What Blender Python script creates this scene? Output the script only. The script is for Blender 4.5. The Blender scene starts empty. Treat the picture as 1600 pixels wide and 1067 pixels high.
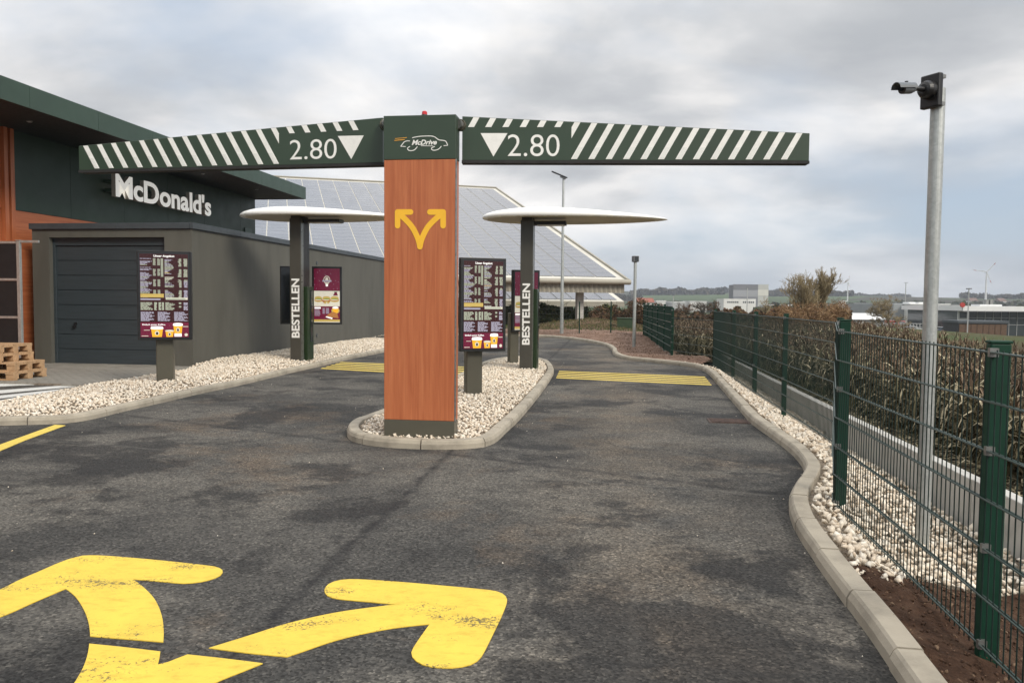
import bpy, bmesh, math, random
import numpy as np
from mathutils import Vector, Matrix
random.seed(7); RNG = np.random.default_rng(7)
SC = bpy.context.scene
COL = SC.collection
# ------------------------------------------------------------ camera
FPX = 1220.0; PITCH = math.atan(63/1220); ROLL = .0085; CZ = 1.42
_F = np.array([0, math.cos(PITCH), -math.sin(PITCH)])
_R0 = np.array([1., 0, 0]); _U0 = np.array([0, math.sin(PITCH), math.cos(PITCH)])
_R = _R0*math.cos(ROLL)+_U0*math.sin(ROLL); _U = _U0*math.cos(ROLL)-_R0*math.sin(ROLL)
cam = bpy.data.cameras.new('camera'); cam.sensor_width = 36; cam.lens = FPX/1600*36
cam.clip_start = .05; cam.clip_end = 9000
camo = bpy.data.objects.new('camera', cam); COL.objects.link(camo)
camo.matrix_world = Matrix(((_R[0], _U[0], -_F[0], 0), (_R[1], _U[1], -_F[1], 0), (_R[2], _U[2], -_F[2], CZ), (0, 0, 0, 1)))
SC.camera = camo
# ------------------------------------------------------------ sky, sun, exposure
SUN_EL, SUN_AZ = math.radians(36), math.radians(140)      # azimuth clockwise from +Y: right of and a little behind the camera
w = bpy.data.worlds.new('World'); SC.world = w; w.use_nodes = True
nt = w.node_tree; nt.nodes.clear()
def N(nt, t, **kw):
    n = nt.nodes.new(t)
    for k, v in kw.items():
        if k.startswith('i_'):
            k = k[2:]; n.inputs[int(k) if k.isdigit() else k.replace('_', ' ')].default_value = v
        else: setattr(n, k, v)
    return n
def L(nt, a, b): nt.links.new(a, b)
def math_(nt, op, a, b=None, c=None, clamp=False):
    n = nt.nodes.new('ShaderNodeMath'); n.operation = op; n.use_clamp = clamp
    for i, v in enumerate((a, b, c)):
        if v is None: continue
        if isinstance(v, (int, float)): n.inputs[i].default_value = v
        else: nt.links.new(v, n.inputs[i])
    return n.outputs[0]
def ramp(nt, fac, stops, interp='LINEAR'):
    n = nt.nodes.new('ShaderNodeValToRGB'); cr = n.color_ramp; cr.interpolation = interp
    while len(cr.elements) < len(stops): cr.elements.new(.5)
    for e, (p, c) in zip(cr.elements, stops):
        e.position = p; e.color = c if len(c) == 4 else (*c, 1)
    nt.links.new(fac, n.inputs[0]); return n.outputs[0]
def mixc(nt, fac, a, b, mode='MIX'):
    n = nt.nodes.new('ShaderNodeMix'); n.data_type = 'RGBA'; n.blend_type = mode
    for s, v in ((n.inputs[0], fac), (n.inputs[6], a), (n.inputs[7], b)):
        if isinstance(v, (int, float)): s.default_value = v
        elif isinstance(v, tuple): s.default_value = v if len(v) == 4 else (*v, 1)
        else: nt.links.new(v, s)
    return n.outputs[2]
sky = N(nt, 'ShaderNodeTexSky', sky_type='NISHITA', sun_disc=False, sun_elevation=SUN_EL, sun_rotation=SUN_AZ, air_density=1.0, dust_density=1.5, ozone_density=1.2)
tc = N(nt, 'ShaderNodeTexCoord')
sep = N(nt, 'ShaderNodeSeparateXYZ'); L(nt, tc.outputs['Generated'], sep.inputs[0])
zz = math_(nt, 'ADD', math_(nt, 'MAXIMUM', sep.outputs[2], 0.0), .20)
cx = math_(nt, 'DIVIDE', sep.outputs[0], zz); cy = math_(nt, 'DIVIDE', sep.outputs[1], zz)
cmb = N(nt, 'ShaderNodeCombineXYZ'); L(nt, cx, cmb.inputs[0]); L(nt, cy, cmb.inputs[1])
def noise(nt, vec, scale, detail=6, rough=.55, dist=0., w_=None, out=0):
    n = N(nt, 'ShaderNodeTexNoise'); n.inputs['Scale'].default_value = scale; n.inputs['Detail'].default_value = detail
    n.inputs['Roughness'].default_value = rough; n.inputs['Distortion'].default_value = dist
    if vec is not None: L(nt, vec, n.inputs['Vector'])
    return n.outputs[out]
n1 = noise(nt, cmb.outputs[0], .55, 7, .52, .3)            # cover: where blue shows through
off = N(nt, 'ShaderNodeVectorMath', operation='ADD'); L(nt, cmb.outputs[0], off.inputs[0]); off.inputs[1].default_value = (3.1, 7.7, 2.3)
n2 = noise(nt, off.outputs[0], .95, 7, .52, .2)            # light and dark cloud bodies
cover = ramp(nt, n1, [(.35, (0, 0, 0)), (.52, (1, 1, 1))])
cloud = ramp(nt, n2, [(.36, (2.6, 2.72, 2.9)), (.45, (3.4, 3.48, 3.62)), (.53, (4.75, 4.7, 4.68)), (.62, (6.1, 5.95, 5.8))])
blue = mixc(nt, .78, sky.outputs[0], (2.45, 2.95, 3.65))
skyc = mixc(nt, cover, blue, cloud)
hz = ramp(nt, sep.outputs[2], [(0.0, (1, 1, 1)), (.16, (0, 0, 0))])
skyc = mixc(nt, math_(nt, 'MULTIPLY', hz, .5), skyc, (3.05, 3.4, 3.9))
skyc = mixc(nt, 1., skyc, ramp(nt, sep.outputs[2], [(.25, (1, 1, 1)), (.5, (1.4, 1.38, 1.34)), (.95, (2.45, 2.38, 2.25))]), 'MULTIPLY')   # overcast skies are brightest overhead
bg = N(nt, 'ShaderNodeBackground'); L(nt, skyc, bg.inputs[0]); bg.inputs[1].default_value = .1
wo = N(nt, 'ShaderNodeOutputWorld'); L(nt, bg.outputs[0], wo.inputs[0])
sl = bpy.data.lights.new('sun', 'SUN'); sl.energy = 1.5; sl.angle = math.radians(18); sl.color = (1, .93, .82)
so = bpy.data.objects.new('sun', sl); COL.objects.link(so)
so.rotation_euler = (math.pi/2-SUN_EL, 0, math.pi-SUN_AZ)
SC.view_settings.view_transform = 'Standard'; SC.view_settings.look = 'None'
SC.view_settings.exposure = .85; SC.view_settings.gamma = 1; SC.view_settings.use_curve_mapping = False
SC.render.engine = 'CYCLES'

# ------------------------------------------------------------ helpers
CAM = np.array([0, 0, CZ])
def ray(x, y): return _F*FPX+_R*(x-800)+_U*(533.5-y)
def P(x, y, z=0.):                       # the point at height z seen at a photo position
    d = ray(x, y); return CAM+d*(z-CZ)/d[2]
def D(x, y, Y):
    d = ray(x, y); return CAM+d*Y/d[1]
TH = math.radians(7.5)
EX = np.array([math.cos(TH), -math.sin(TH), 0]); EY = np.array([math.sin(TH), math.cos(TH), 0]); EZ = np.array([0, 0, 1.])
def frame(o, yaw=-7.5):                  # yaw in degrees, counter-clockwise
    a = math.radians(yaw); return (np.array(o, float), np.array([math.cos(a), math.sin(a), 0]), np.array([-math.sin(a), math.cos(a), 0]), EZ)
WF = (np.zeros(3), np.array([1., 0, 0]), np.array([0, 1., 0]), EZ)
def fp(fr, x, y, z): return fr[0]+fr[1]*x+fr[2]*y+fr[3]*z
def hit(x, y, fr):                       # photo position onto the plane y=0 of a frame -> (x,z) in it
    d = ray(x, y); n = fr[2]; t = np.dot(fr[0]-CAM, n)/np.dot(d, n); q = CAM+d*t-fr[0]
    return float(np.dot(q, fr[1])), float(np.dot(q, fr[3]))
class MB:
    def __init__(s): s.v = []; s.f = []; s.m = []
    def add(s, vs, fs, m=0):
        k = len(s.v); s.v += [tuple(map(float, v)) for v in vs]; s.f += [tuple(i+k for i in f) for f in fs]; s.m += [m]*len(fs); return s
    def box(s, fr, x0, x1, y0, y1, z0, z1, m=0):
        c = [fp(fr, x, y, z) for z in (z0, z1) for y in (y0, y1) for x in (x0, x1)]
        return s.add(c, [(0, 2, 3, 1), (4, 5, 7, 6), (0, 1, 5, 4), (1, 3, 7, 5), (3, 2, 6, 7), (2, 0, 4, 6)], m)
    def prism(s, pts, fr, y0, y1, m=0):   # polygon in the frame's x,z extruded along its y
        n = len(pts); a = sum(pts[i][0]*pts[(i+1) % n][1]-pts[(i+1) % n][0]*pts[i][1] for i in range(n))
        if a < 0: pts = pts[::-1]
        v = [fp(fr, p[0], y0, p[1]) for p in pts]+[fp(fr, p[0], y1, p[1]) for p in pts]
        f = [tuple(range(n)), tuple(range(2*n-1, n-1, -1))]+[(i, i+n, (i+1) % n+n, (i+1) % n) for i in range(n)]
        return s.add(v, f, m)
    def slab(s, pts, z0, z1, m=0):        # polygon in world x,y
        return s.prism([(p[0], -p[1]) for p in pts], (np.zeros(3), np.array([1., 0, 0]), EZ, np.array([0, -1., 0])), z0, z1, m)
    def tube(s, pts, r, n=8, m=0, caps=True):
        pts = [np.array(p, float) for p in pts]; k = len(pts); r = r if isinstance(r, (list, tuple)) else [r]*k
        vs = []; fs = []
        t = pts[-1]-pts[0]; ref = np.array([0, 0, 1.]) if abs(t[2]) < .8*np.linalg.norm(t) else np.array([1., 0, 0])
        for i in range(k):
            t = pts[min(i+1, k-1)]-pts[max(i-1, 0)]; t = t/(np.linalg.norm(t)+1e-9)
            a = np.cross(t, ref); a /= np.linalg.norm(a)+1e-9; b = np.cross(t, a)
            for j in range(n):
                q = 2*math.pi*j/n; vs.append(pts[i]+(a*math.cos(q)+b*math.sin(q))*r[i])
        for i in range(k-1):
            for j in range(n): fs.append((i*n+j, (i+1)*n+j, (i+1)*n+(j+1) % n, i*n+(j+1) % n))
        if caps: fs += [tuple(range(n)), tuple(range(k*n-1, (k-1)*n-1, -1))]
        return s.add(vs, fs, m)
ROOT = {}
def link(o, parent=None, kind=None):
    COL.objects.link(o)
    if parent is not None: o.parent = parent
    if kind: o['kind'] = kind
    return o
def rootloc(p):
    while p.parent is not None: p = p.parent
    return np.array(p.location)
def build(name, mb, mat, parent=None, kind=None, smooth=False, bev=0, label=None, keep=False, autosm=False):
    v = np.array(mb.v); l = np.zeros(3)
    if parent is not None: l = rootloc(parent)
    me = bpy.data.meshes.new(name); me.from_pydata((v-l).tolist(), [], mb.f)
    mats = mat if isinstance(mat, (list, tuple)) else [mat]
    for q in mats: me.materials.append(q)
    if len(mats) > 1: me.polygons.foreach_set('material_index', mb.m)
    if smooth: me.polygons.foreach_set('use_smooth', [True]*len(me.polygons))
    me.update(); o = link(bpy.data.objects.new(name, me), parent, kind)
    if bev:
        b = o.modifiers.new('bevel', 'BEVEL'); b.width = bev; b.segments = 2; b.limit_method = 'ANGLE'; b.angle_limit = .7
    if label: o['label'] = label
    return o
def thing(name, label, cat, loc=(0, 0, 0), group=None):
    o = bpy.data.objects.new(name, None); o.location = tuple(map(float, loc)); o.empty_display_size = .1; COL.objects.link(o)
    return tag(o, label, cat, group)
def tag(o, label, cat, group=None):
    o['label'] = label; o['category'] = cat
    if group: o['group'] = group
    return o
def clip_poly(pts, a, b, c):             # keep a*x+b*z<=c
    out = []
    for i in range(len(pts)):
        p, q = pts[i], pts[(i+1) % len(pts)]; dp = a*p[0]+b*p[1]-c; dq = a*q[0]+b*q[1]-c
        if dp <= 0: out.append(p)
        if dp*dq < 0:
            t = dp/(dp-dq); out.append((p[0]+(q[0]-p[0])*t, p[1]+(q[1]-p[1])*t))
    return out
def smooth_path(pts, step=.1, closed=False):
    pts = [np.array(p[:2], float) for p in pts]; n = len(pts); out = []
    rng = range(n if closed else n-1)
    for i in rng:
        if closed: a, b, c, d = pts[(i-1) % n], pts[i], pts[(i+1) % n], pts[(i+2) % n]
        else: a, b, c, d = pts[max(i-1, 0)], pts[i], pts[i+1], pts[min(i+2, n-1)]
        k = max(2, int(np.linalg.norm(c-b)/step))
        for j in range(k):
            t = j/k; out.append(.5*((2*b)+(c-a)*t+(2*a-5*b+4*c-d)*t*t+(3*b-a-3*c+d)*t**3))
    if not closed: out.append(pts[-1])
    o = np.array(out)
    # even resampling
    if closed: o = np.vstack([o, o[:1]])
    s = np.r_[0, np.cumsum(np.linalg.norm(np.diff(o, axis=0), axis=1))]; m = max(2, int(s[-1]/step))
    u = np.linspace(0, s[-1], m+1); r = np.c_[np.interp(u, s, o[:, 0]), np.interp(u, s, o[:, 1])]
    return r[:-1] if closed else r
def stroke2(pts, wd, n=8):               # flat ribbon polygon with round ends, in 2D
    pts = [np.array(p, float) for p in pts]; Lf = []; Rt = []
    for i in range(len(pts)):
        t = pts[min(i+1, len(pts)-1)]-pts[max(i-1, 0)]; t /= np.linalg.norm(t)+1e-9; nn = np.array([-t[1], t[0]])
        ww = wd[i] if isinstance(wd, (list, tuple)) else wd
        Lf.append(pts[i]+nn*ww/2); Rt.append(pts[i]-nn*ww/2)
    out = list(Lf)
    t = pts[-1]-pts[-2]; a0 = math.atan2(t[1], t[0]); ww = wd[-1] if isinstance(wd, (list, tuple)) else wd
    for j in range(1, n): q = a0+math.pi/2-math.pi*j/n; out.append(pts[-1]+np.array([math.cos(q), math.sin(q)])*ww/2)
    out += Rt[::-1]
    t = pts[0]-pts[1]; a0 = math.atan2(t[1], t[0]); ww = wd[0] if isinstance(wd, (list, tuple)) else wd
    for j in range(1, n): q = a0+math.pi/2-math.pi*j/n; out.append(pts[0]+np.array([math.cos(q), math.sin(q)])*ww/2)
    return [(float(p[0]), float(p[1])) for p in out]
def in_poly(x, y, poly):
    x = np.asarray(x); y = np.asarray(y); c = np.zeros(x.shape, bool); n = len(poly)
    for i in range(n):
        x0, y0 = poly[i][:2]; x1, y1 = poly[(i+1) % n][:2]
        cond = ((y0 > y) != (y1 > y)); xx = (x1-x0)*(y-y0)/((y1-y0) if y1 != y0 else 1e-9)+x0
        c ^= cond & (x < xx)
    return c
def dist_path(x, y, path):
    d = np.full(np.shape(x), 1e9)
    for i in range(len(path)-1):
        a = np.array(path[i][:2]); b = np.array(path[i+1][:2]); ab = b-a; t = np.clip(((x-a[0])*ab[0]+(y-a[1])*ab[1])/(ab@ab+1e-12), 0, 1)
        d = np.minimum(d, np.hypot(x-a[0]-t*ab[0], y-a[1]-t*ab[1]))
    return d
def text_mesh(s, fr, x0, x1, z0, z1, y0, depth, offset=0., shear=0., rot=0, spacing=1.):
    """lettering fitted into the box x0..x1, z0..z1 of a frame, front face at y0"""
    cu = bpy.data.curves.new('t', 'FONT'); cu.body = s; cu.size = 1; cu.offset = offset; cu.extrude = .5; cu.shear = shear; cu.resolution_u = 5; cu.space_character = spacing
    o = bpy.data.objects.new('t', cu); COL.objects.link(o)
    dg = bpy.context.evaluated_depsgraph_get(); me = bpy.data.meshes.new_from_object(o.evaluated_get(dg))
    v = np.array([tuple(p.co) for p in me.vertices]); fs = [tuple(p.vertices) for p in me.polygons]
    bpy.data.objects.remove(o); bpy.data.curves.remove(cu); bpy.data.meshes.remove(me)
    if rot: v = np.c_[-v[:, 1], v[:, 0], v[:, 2]]
    mn, mx = v.min(0), v.max(0); v = (v-mn)/(mx-mn)
    mb = MB(); pts = [fp(fr, x0+(x1-x0)*a, y0+depth*(1-c), z0+(z1-z0)*b) for a, b, c in v]
    mb.add(pts, fs); return mb

# ------------------------------------------------------------ materials
MATS = {}
def mat(name, col, rough=.6, metal=0., var=.12, scale=6., bump=0., bscale=60., spec=.5, coat=0., vec='Object', col2=None, stretch=None):
    if name in MATS: return MATS[name]
    m = bpy.data.materials.new(name); m.use_nodes = True; t = m.node_tree; b = t.nodes['Principled BSDF']
    tc = N(t, 'ShaderNodeTexCoord'); v = tc.outputs['Object']
    if stretch:
        mp = N(t, 'ShaderNodeMapping'); mp.inputs['Scale'].default_value = stretch; L(t, v, mp.inputs[0]); v = mp.outputs[0]
    n = noise(t, v, scale, 6, .6)
    c2 = col2 or tuple(max(0, c*(1-var*2.2)) for c in col)
    c1 = tuple(min(1, c*(1+var*.9)) for c in col)
    L(t, ramp(t, n, [(.3, c2), (.52, col), (.75, c1)]), b.inputs['Base Color'])
    rr = math_(t, 'MULTIPLY_ADD', noise(t, v, scale*2.7, 3), .25, rough-.125, True); L(t, rr, b.inputs['Roughness'])
    b.inputs['Metallic'].default_value = metal; b.inputs['Specular IOR Level'].default_value = spec; b.inputs['Coat Weight'].default_value = coat
    if bump:
        bp = N(t, 'ShaderNodeBump'); bp.inputs['Strength'].default_value = bump; bp.inputs['Distance'].default_value = .01
        L(t, noise(t, v, bscale, 5, .6), bp.inputs['Height']); L(t, bp.outputs[0], b.inputs['Normal'])
    MATS[name] = m; return m
def emat(name, col, e):
    m = mat(name, col, .25, var=.05, scale=30); b = m.node_tree.nodes['Principled BSDF']
    b.inputs['Emission Color'].default_value = (*col, 1); b.inputs['Emission Strength'].default_value = e; return m
def island_mat(name, stops, rough=.85, bump=.4, bscale=50, trans=0.):
    m = bpy.data.materials.new(name); m.use_nodes = True; t = m.node_tree; b = t.nodes['Principled BSDF']
    g = N(t, 'ShaderNodeNewGeometry'); c = ramp(t, g.outputs['Random Per Island'], stops)
    tc = N(t, 'ShaderNodeTexCoord'); n = noise(t, tc.outputs['Object'], bscale*.4, 4, .6)
    c = mixc(t, .5, c, ramp(t, n, [(.3, (.45, .42, .38)), (.6, (1, 1, 1))]), 'MULTIPLY')
    L(t, c, b.inputs['Base Color']); b.inputs['Roughness'].default_value = rough; b.inputs['Specular IOR Level'].default_value = .25
    if bump:
        bp = N(t, 'ShaderNodeBump'); bp.inputs['Strength'].default_value = bump; bp.inputs['Distance'].default_value = .01
        L(t, noise(t, tc.outputs['Object'], bscale, 4, .6), bp.inputs['Height']); L(t, bp.outputs[0], b.inputs['Normal'])
    MATS[name] = m; return m
def wood_mat(name, vertical=True):
    m = bpy.data.materials.new(name); m.use_nodes = True; t = m.node_tree; b = t.nodes['Principled BSDF']
    tc = N(t, 'ShaderNodeTexCoord'); mp = N(t, 'ShaderNodeMapping'); L(t, tc.outputs['Object'], mp.inputs[0])
    mp.inputs['Scale'].default_value = (30, 30, 1.1) if vertical else (1.0, 1.0, 22)
    n = noise(t, mp.outputs[0], 1.0, 7, .62, .6); n2 = noise(t, mp.outputs[0], 3.2, 4, .6)
    c = ramp(t, n, [(.25, (.34, .092, .036)), (.42, (.405, .120, .048)), (.56, (.46, .148, .060)), (.75, (.51, .180, .078))])
    c = mixc(t, .2, c, ramp(t, n2, [(.35, (.55, .5, .45)), (.6, (1, 1, 1))]), 'MULTIPLY')
    L(t, c, b.inputs['Base Color']); b.inputs['Roughness'].default_value = .42; b.inputs['Specular IOR Level'].default_value = .4
    MATS[name] = m; return m
wood = wood_mat('orange wood laminate'); woodh = wood_mat('orange wood laminate horizontal', False)
green = mat('dark green panel paint', (.032, .054, .034), .38, var=.06, scale=2)
greenw = mat('dark green facade panel', (.020, .040, .025), .5, var=.08, scale=1.2)
greenf = mat('green roof fascia', (.032, .060, .042), .42, var=.06, scale=1.5)
soffit = mat('dark soffit boards', (.022, .026, .024), .6, var=.1)
white_v = mat('white vinyl', (.80, .80, .77), .4, var=.04, scale=14)
white_r = mat('white reflector film', (.74, .75, .72), .22, var=.03, scale=40)
black = mat('black powder coat', (.012, .012, .013), .4, var=.1)
black_r = mat('black rubber', (.02, .02, .02), .8)
olive = mat('olive grey powder coat', (.085, .080, .060), .38, var=.05, scale=3)
olive_d = mat('dark olive grey coat', (.050, .048, .040), .42, var=.05, scale=3)
olive_l = mat('light olive edge trim', (.20, .20, .18), .3, metal=.5, var=.05)
steel = mat('dull steel', (.30, .30, .29), .4, metal=.8, var=.15, scale=20)
galv = None
# galvanised steel: spangle
m = bpy.data.materials.new('galvanised steel'); m.use_nodes = True; t = m.node_tree; b = t.nodes['Principled BSDF']
tc = N(t, 'ShaderNodeTexCoord'); vo = N(t, 'ShaderNodeTexVoronoi'); vo.inputs['Scale'].default_value = 55; L(t, tc.outputs['Object'], vo.inputs['Vector'])
mp = N(t, 'ShaderNodeMapping'); mp.inputs['Scale'].default_value = (9, 9, 3); L(t, tc.outputs['Object'], mp.inputs[0])
c = mixc(t, .35, ramp(t, vo.outputs['Color'], [(0, (.36, .38, .37)), (1, (.52, .54, .53))]), ramp(t, noise(t, mp.outputs[0], 1.6, 6, .65), [(.3, (.24, .25, .24)), (.6, (.60, .62, .60))]))
L(t, c, b.inputs['Base Color']); b.inputs['Metallic'].default_value = .55; b.inputs['Roughness'].default_value = .42; galv = m
fence_g = mat('moss green fence coating', (.003, .036, .020), .55, spec=.3, var=.12, scale=8)
fence_w = mat('green coated wire', (.008, .024, .019), .5, var=.1)
fence_far = mat('weathered green wire', (.03, .04, .034), .6)
strip_g = mat('green privacy strip', (.005, .034, .021), .75, spec=.15, var=.1, scale=3)
rail_m = mat('rail wire grey green', (.06, .085, .078), .45, metal=.2)
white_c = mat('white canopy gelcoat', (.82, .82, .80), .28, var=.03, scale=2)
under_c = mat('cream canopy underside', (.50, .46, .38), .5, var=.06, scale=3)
led_w = mat('opal lamp diffuser', (.75, .75, .73), .3)
garage_w = mat('olive grey garage render', (.098, .096, .082), .75, var=.09, scale=1.6, bump=.3, bscale=60, stretch=(1.2, 1.2, .3))
garage_t = mat('anthracite roof trim', (.055, .066, .075), .45, var=.08)
door_m = mat('slate garage door', (.038, .050, .058), .5, var=.13, scale=2.0, stretch=(1, 1, 22))
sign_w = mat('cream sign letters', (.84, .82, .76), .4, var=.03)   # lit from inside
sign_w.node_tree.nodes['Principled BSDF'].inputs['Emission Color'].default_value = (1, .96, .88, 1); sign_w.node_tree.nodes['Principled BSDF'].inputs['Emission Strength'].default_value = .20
yellow_s = mat('yellow sticker', (.86, .48, .03), .4, var=.03)
orange_s = mat('orange sticker', (.70, .34, .04), .4, var=.03)
red_l = mat('red lens', (.5, .01, .015), .2, var=.05, coat=.5)
greenbox = mat('leaf green speaker cover', (.016, .034, .012), .35, var=.06)
glassd = mat('dark glass', (.02, .024, .028), .08, var=.05, spec=.6)
dark_p = mat('black mesh screen', (.012, .014, .016), .6)
rust = mat('rusty cast iron', (.075, .045, .035), .8, var=.3, scale=25, bump=.4)
pallet_w = island_mat('pallet boards', [(0, (.28, .16, .08)), (.5, (.46, .29, .16)), (1, (.58, .42, .27))], .85, .3, 30)
# stones, plants
stone_m = island_mat('cream limestone', [(0, (.60, .49, .37)), (.2, (.71, .61, .49)), (.6, (.78, .70, .585)), (1, (.82, .765, .67))], .92, .25, 60)
corn_m = island_mat('dry maize leaves', [(0, (.06, .048, .028)), (.30, (.125, .104, .058)), (.55, (.18, .165, .092)), (.80, (.32, .27, .17)), (1, (.56, .49, .34))], .8, 0, 5)
corn_r = island_mat('brown maize tassels', [(0, (.05, .035, .024)), (.6, (.12, .080, .053)), (1, (.30, .22, .15))], .8, 0, 5)

def ground_mat():
    m = bpy.data.materials.new('fields and soil'); m.use_nodes = True; t = m.node_tree; b = t.nodes['Principled BSDF']
    tc = N(t, 'ShaderNodeTexCoord'); v = tc.outputs['Object']
    sp = N(t, 'ShaderNodeSeparateXYZ'); L(t, v, sp.inputs[0])
    r = N(t, 'ShaderNodeVectorMath', operation='LENGTH'); L(t, v, r.inputs[0])
    near = mixc(t, ramp(t, noise(t, v, 3.0, 8, .65), [(.35, (0, 0, 0)), (.65, (1, 1, 1))]), (.040, .026, .016), (.10, .075, .045))
    mid = ramp(t, noise(t, v, .05, 6, .6), [(.3, (.055, .042, .025)), (.48, (.075, .070, .035)), (.6, (.060, .075, .030)), (.75, (.10, .085, .05))])
    vo = N(t, 'ShaderNodeTexVoronoi'); vo.inputs['Scale'].default_value = 1.0
    mp = N(t, 'ShaderNodeMapping'); mp.inputs['Scale'].default_value = (.0045, .011, 0); mp.inputs['Rotation'].default_value = (0, 0, .3); L(t, v, mp.inputs[0]); L(t, mp.outputs[0], vo.inputs['Vector'])
    vsep = N(t, 'ShaderNodeSeparateXYZ'); L(t, vo.outputs['Color'], vsep.inputs[0])
    far = ramp(t, vsep.outputs[0], [(0, (.05, .075, .03)), (.3, (.06, .09, .035)), (.31, (.06, .055, .04)), (.68, (.08, .068, .048)), (.69, (.07, .105, .04)), (1, (.055, .08, .035))], 'CONSTANT')
    far = mixc(t, .4, far, ramp(t, noise(t, v, .02, 6, .6), [(.35, (.5, .5, .5)), (.65, (1, 1, 1))]), 'MULTIPLY')
    c = mixc(t, ramp(t, math_(t, 'DIVIDE', r.outputs['Value'], 100), [(.25, (0, 0, 0)), (.5, (1, 1, 1))]), near, mid)
    c = mixc(t, ramp(t, math_(t, 'DIVIDE', r.outputs['Value'], 1000), [(.3, (0, 0, 0)), (.6, (1, 1, 1))]), c, far)
    L(t, c, b.inputs['Base Color']); b.inputs['Roughness'].default_value = .95; b.inputs['Specular IOR Level'].default_value = .1
    return m
def soil_mat(name, a, b_, c_, sc=4.):
    m = bpy.data.materials.new(name); m.use_nodes = True; t = m.node_tree; b = t.nodes['Principled BSDF']
    tc = N(t, 'ShaderNodeTexCoord'); v = tc.outputs['Object']
    c = ramp(t, noise(t, v, sc, 9, .7), [(.3, a), (.5, b_), (.7, c_)])
    c = mixc(t, .6, c, ramp(t, noise(t, v, sc*14, 4, .7), [(.35, (.45, .42, .4)), (.6, (1, 1, 1))]), 'MULTIPLY')
    L(t, c, b.inputs['Base Color']); b.inputs['Roughness'].default_value = .95; b.inputs['Specular IOR Level'].default_value = .15
    bp = N(t, 'ShaderNodeBump'); bp.inputs['Strength'].default_value = .9; bp.inputs['Distance'].default_value = .03
    L(t, noise(t, v, sc*6, 8, .7), bp.inputs['Height']); L(t, bp.outputs[0], b.inputs['Normal'])
    return m
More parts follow.
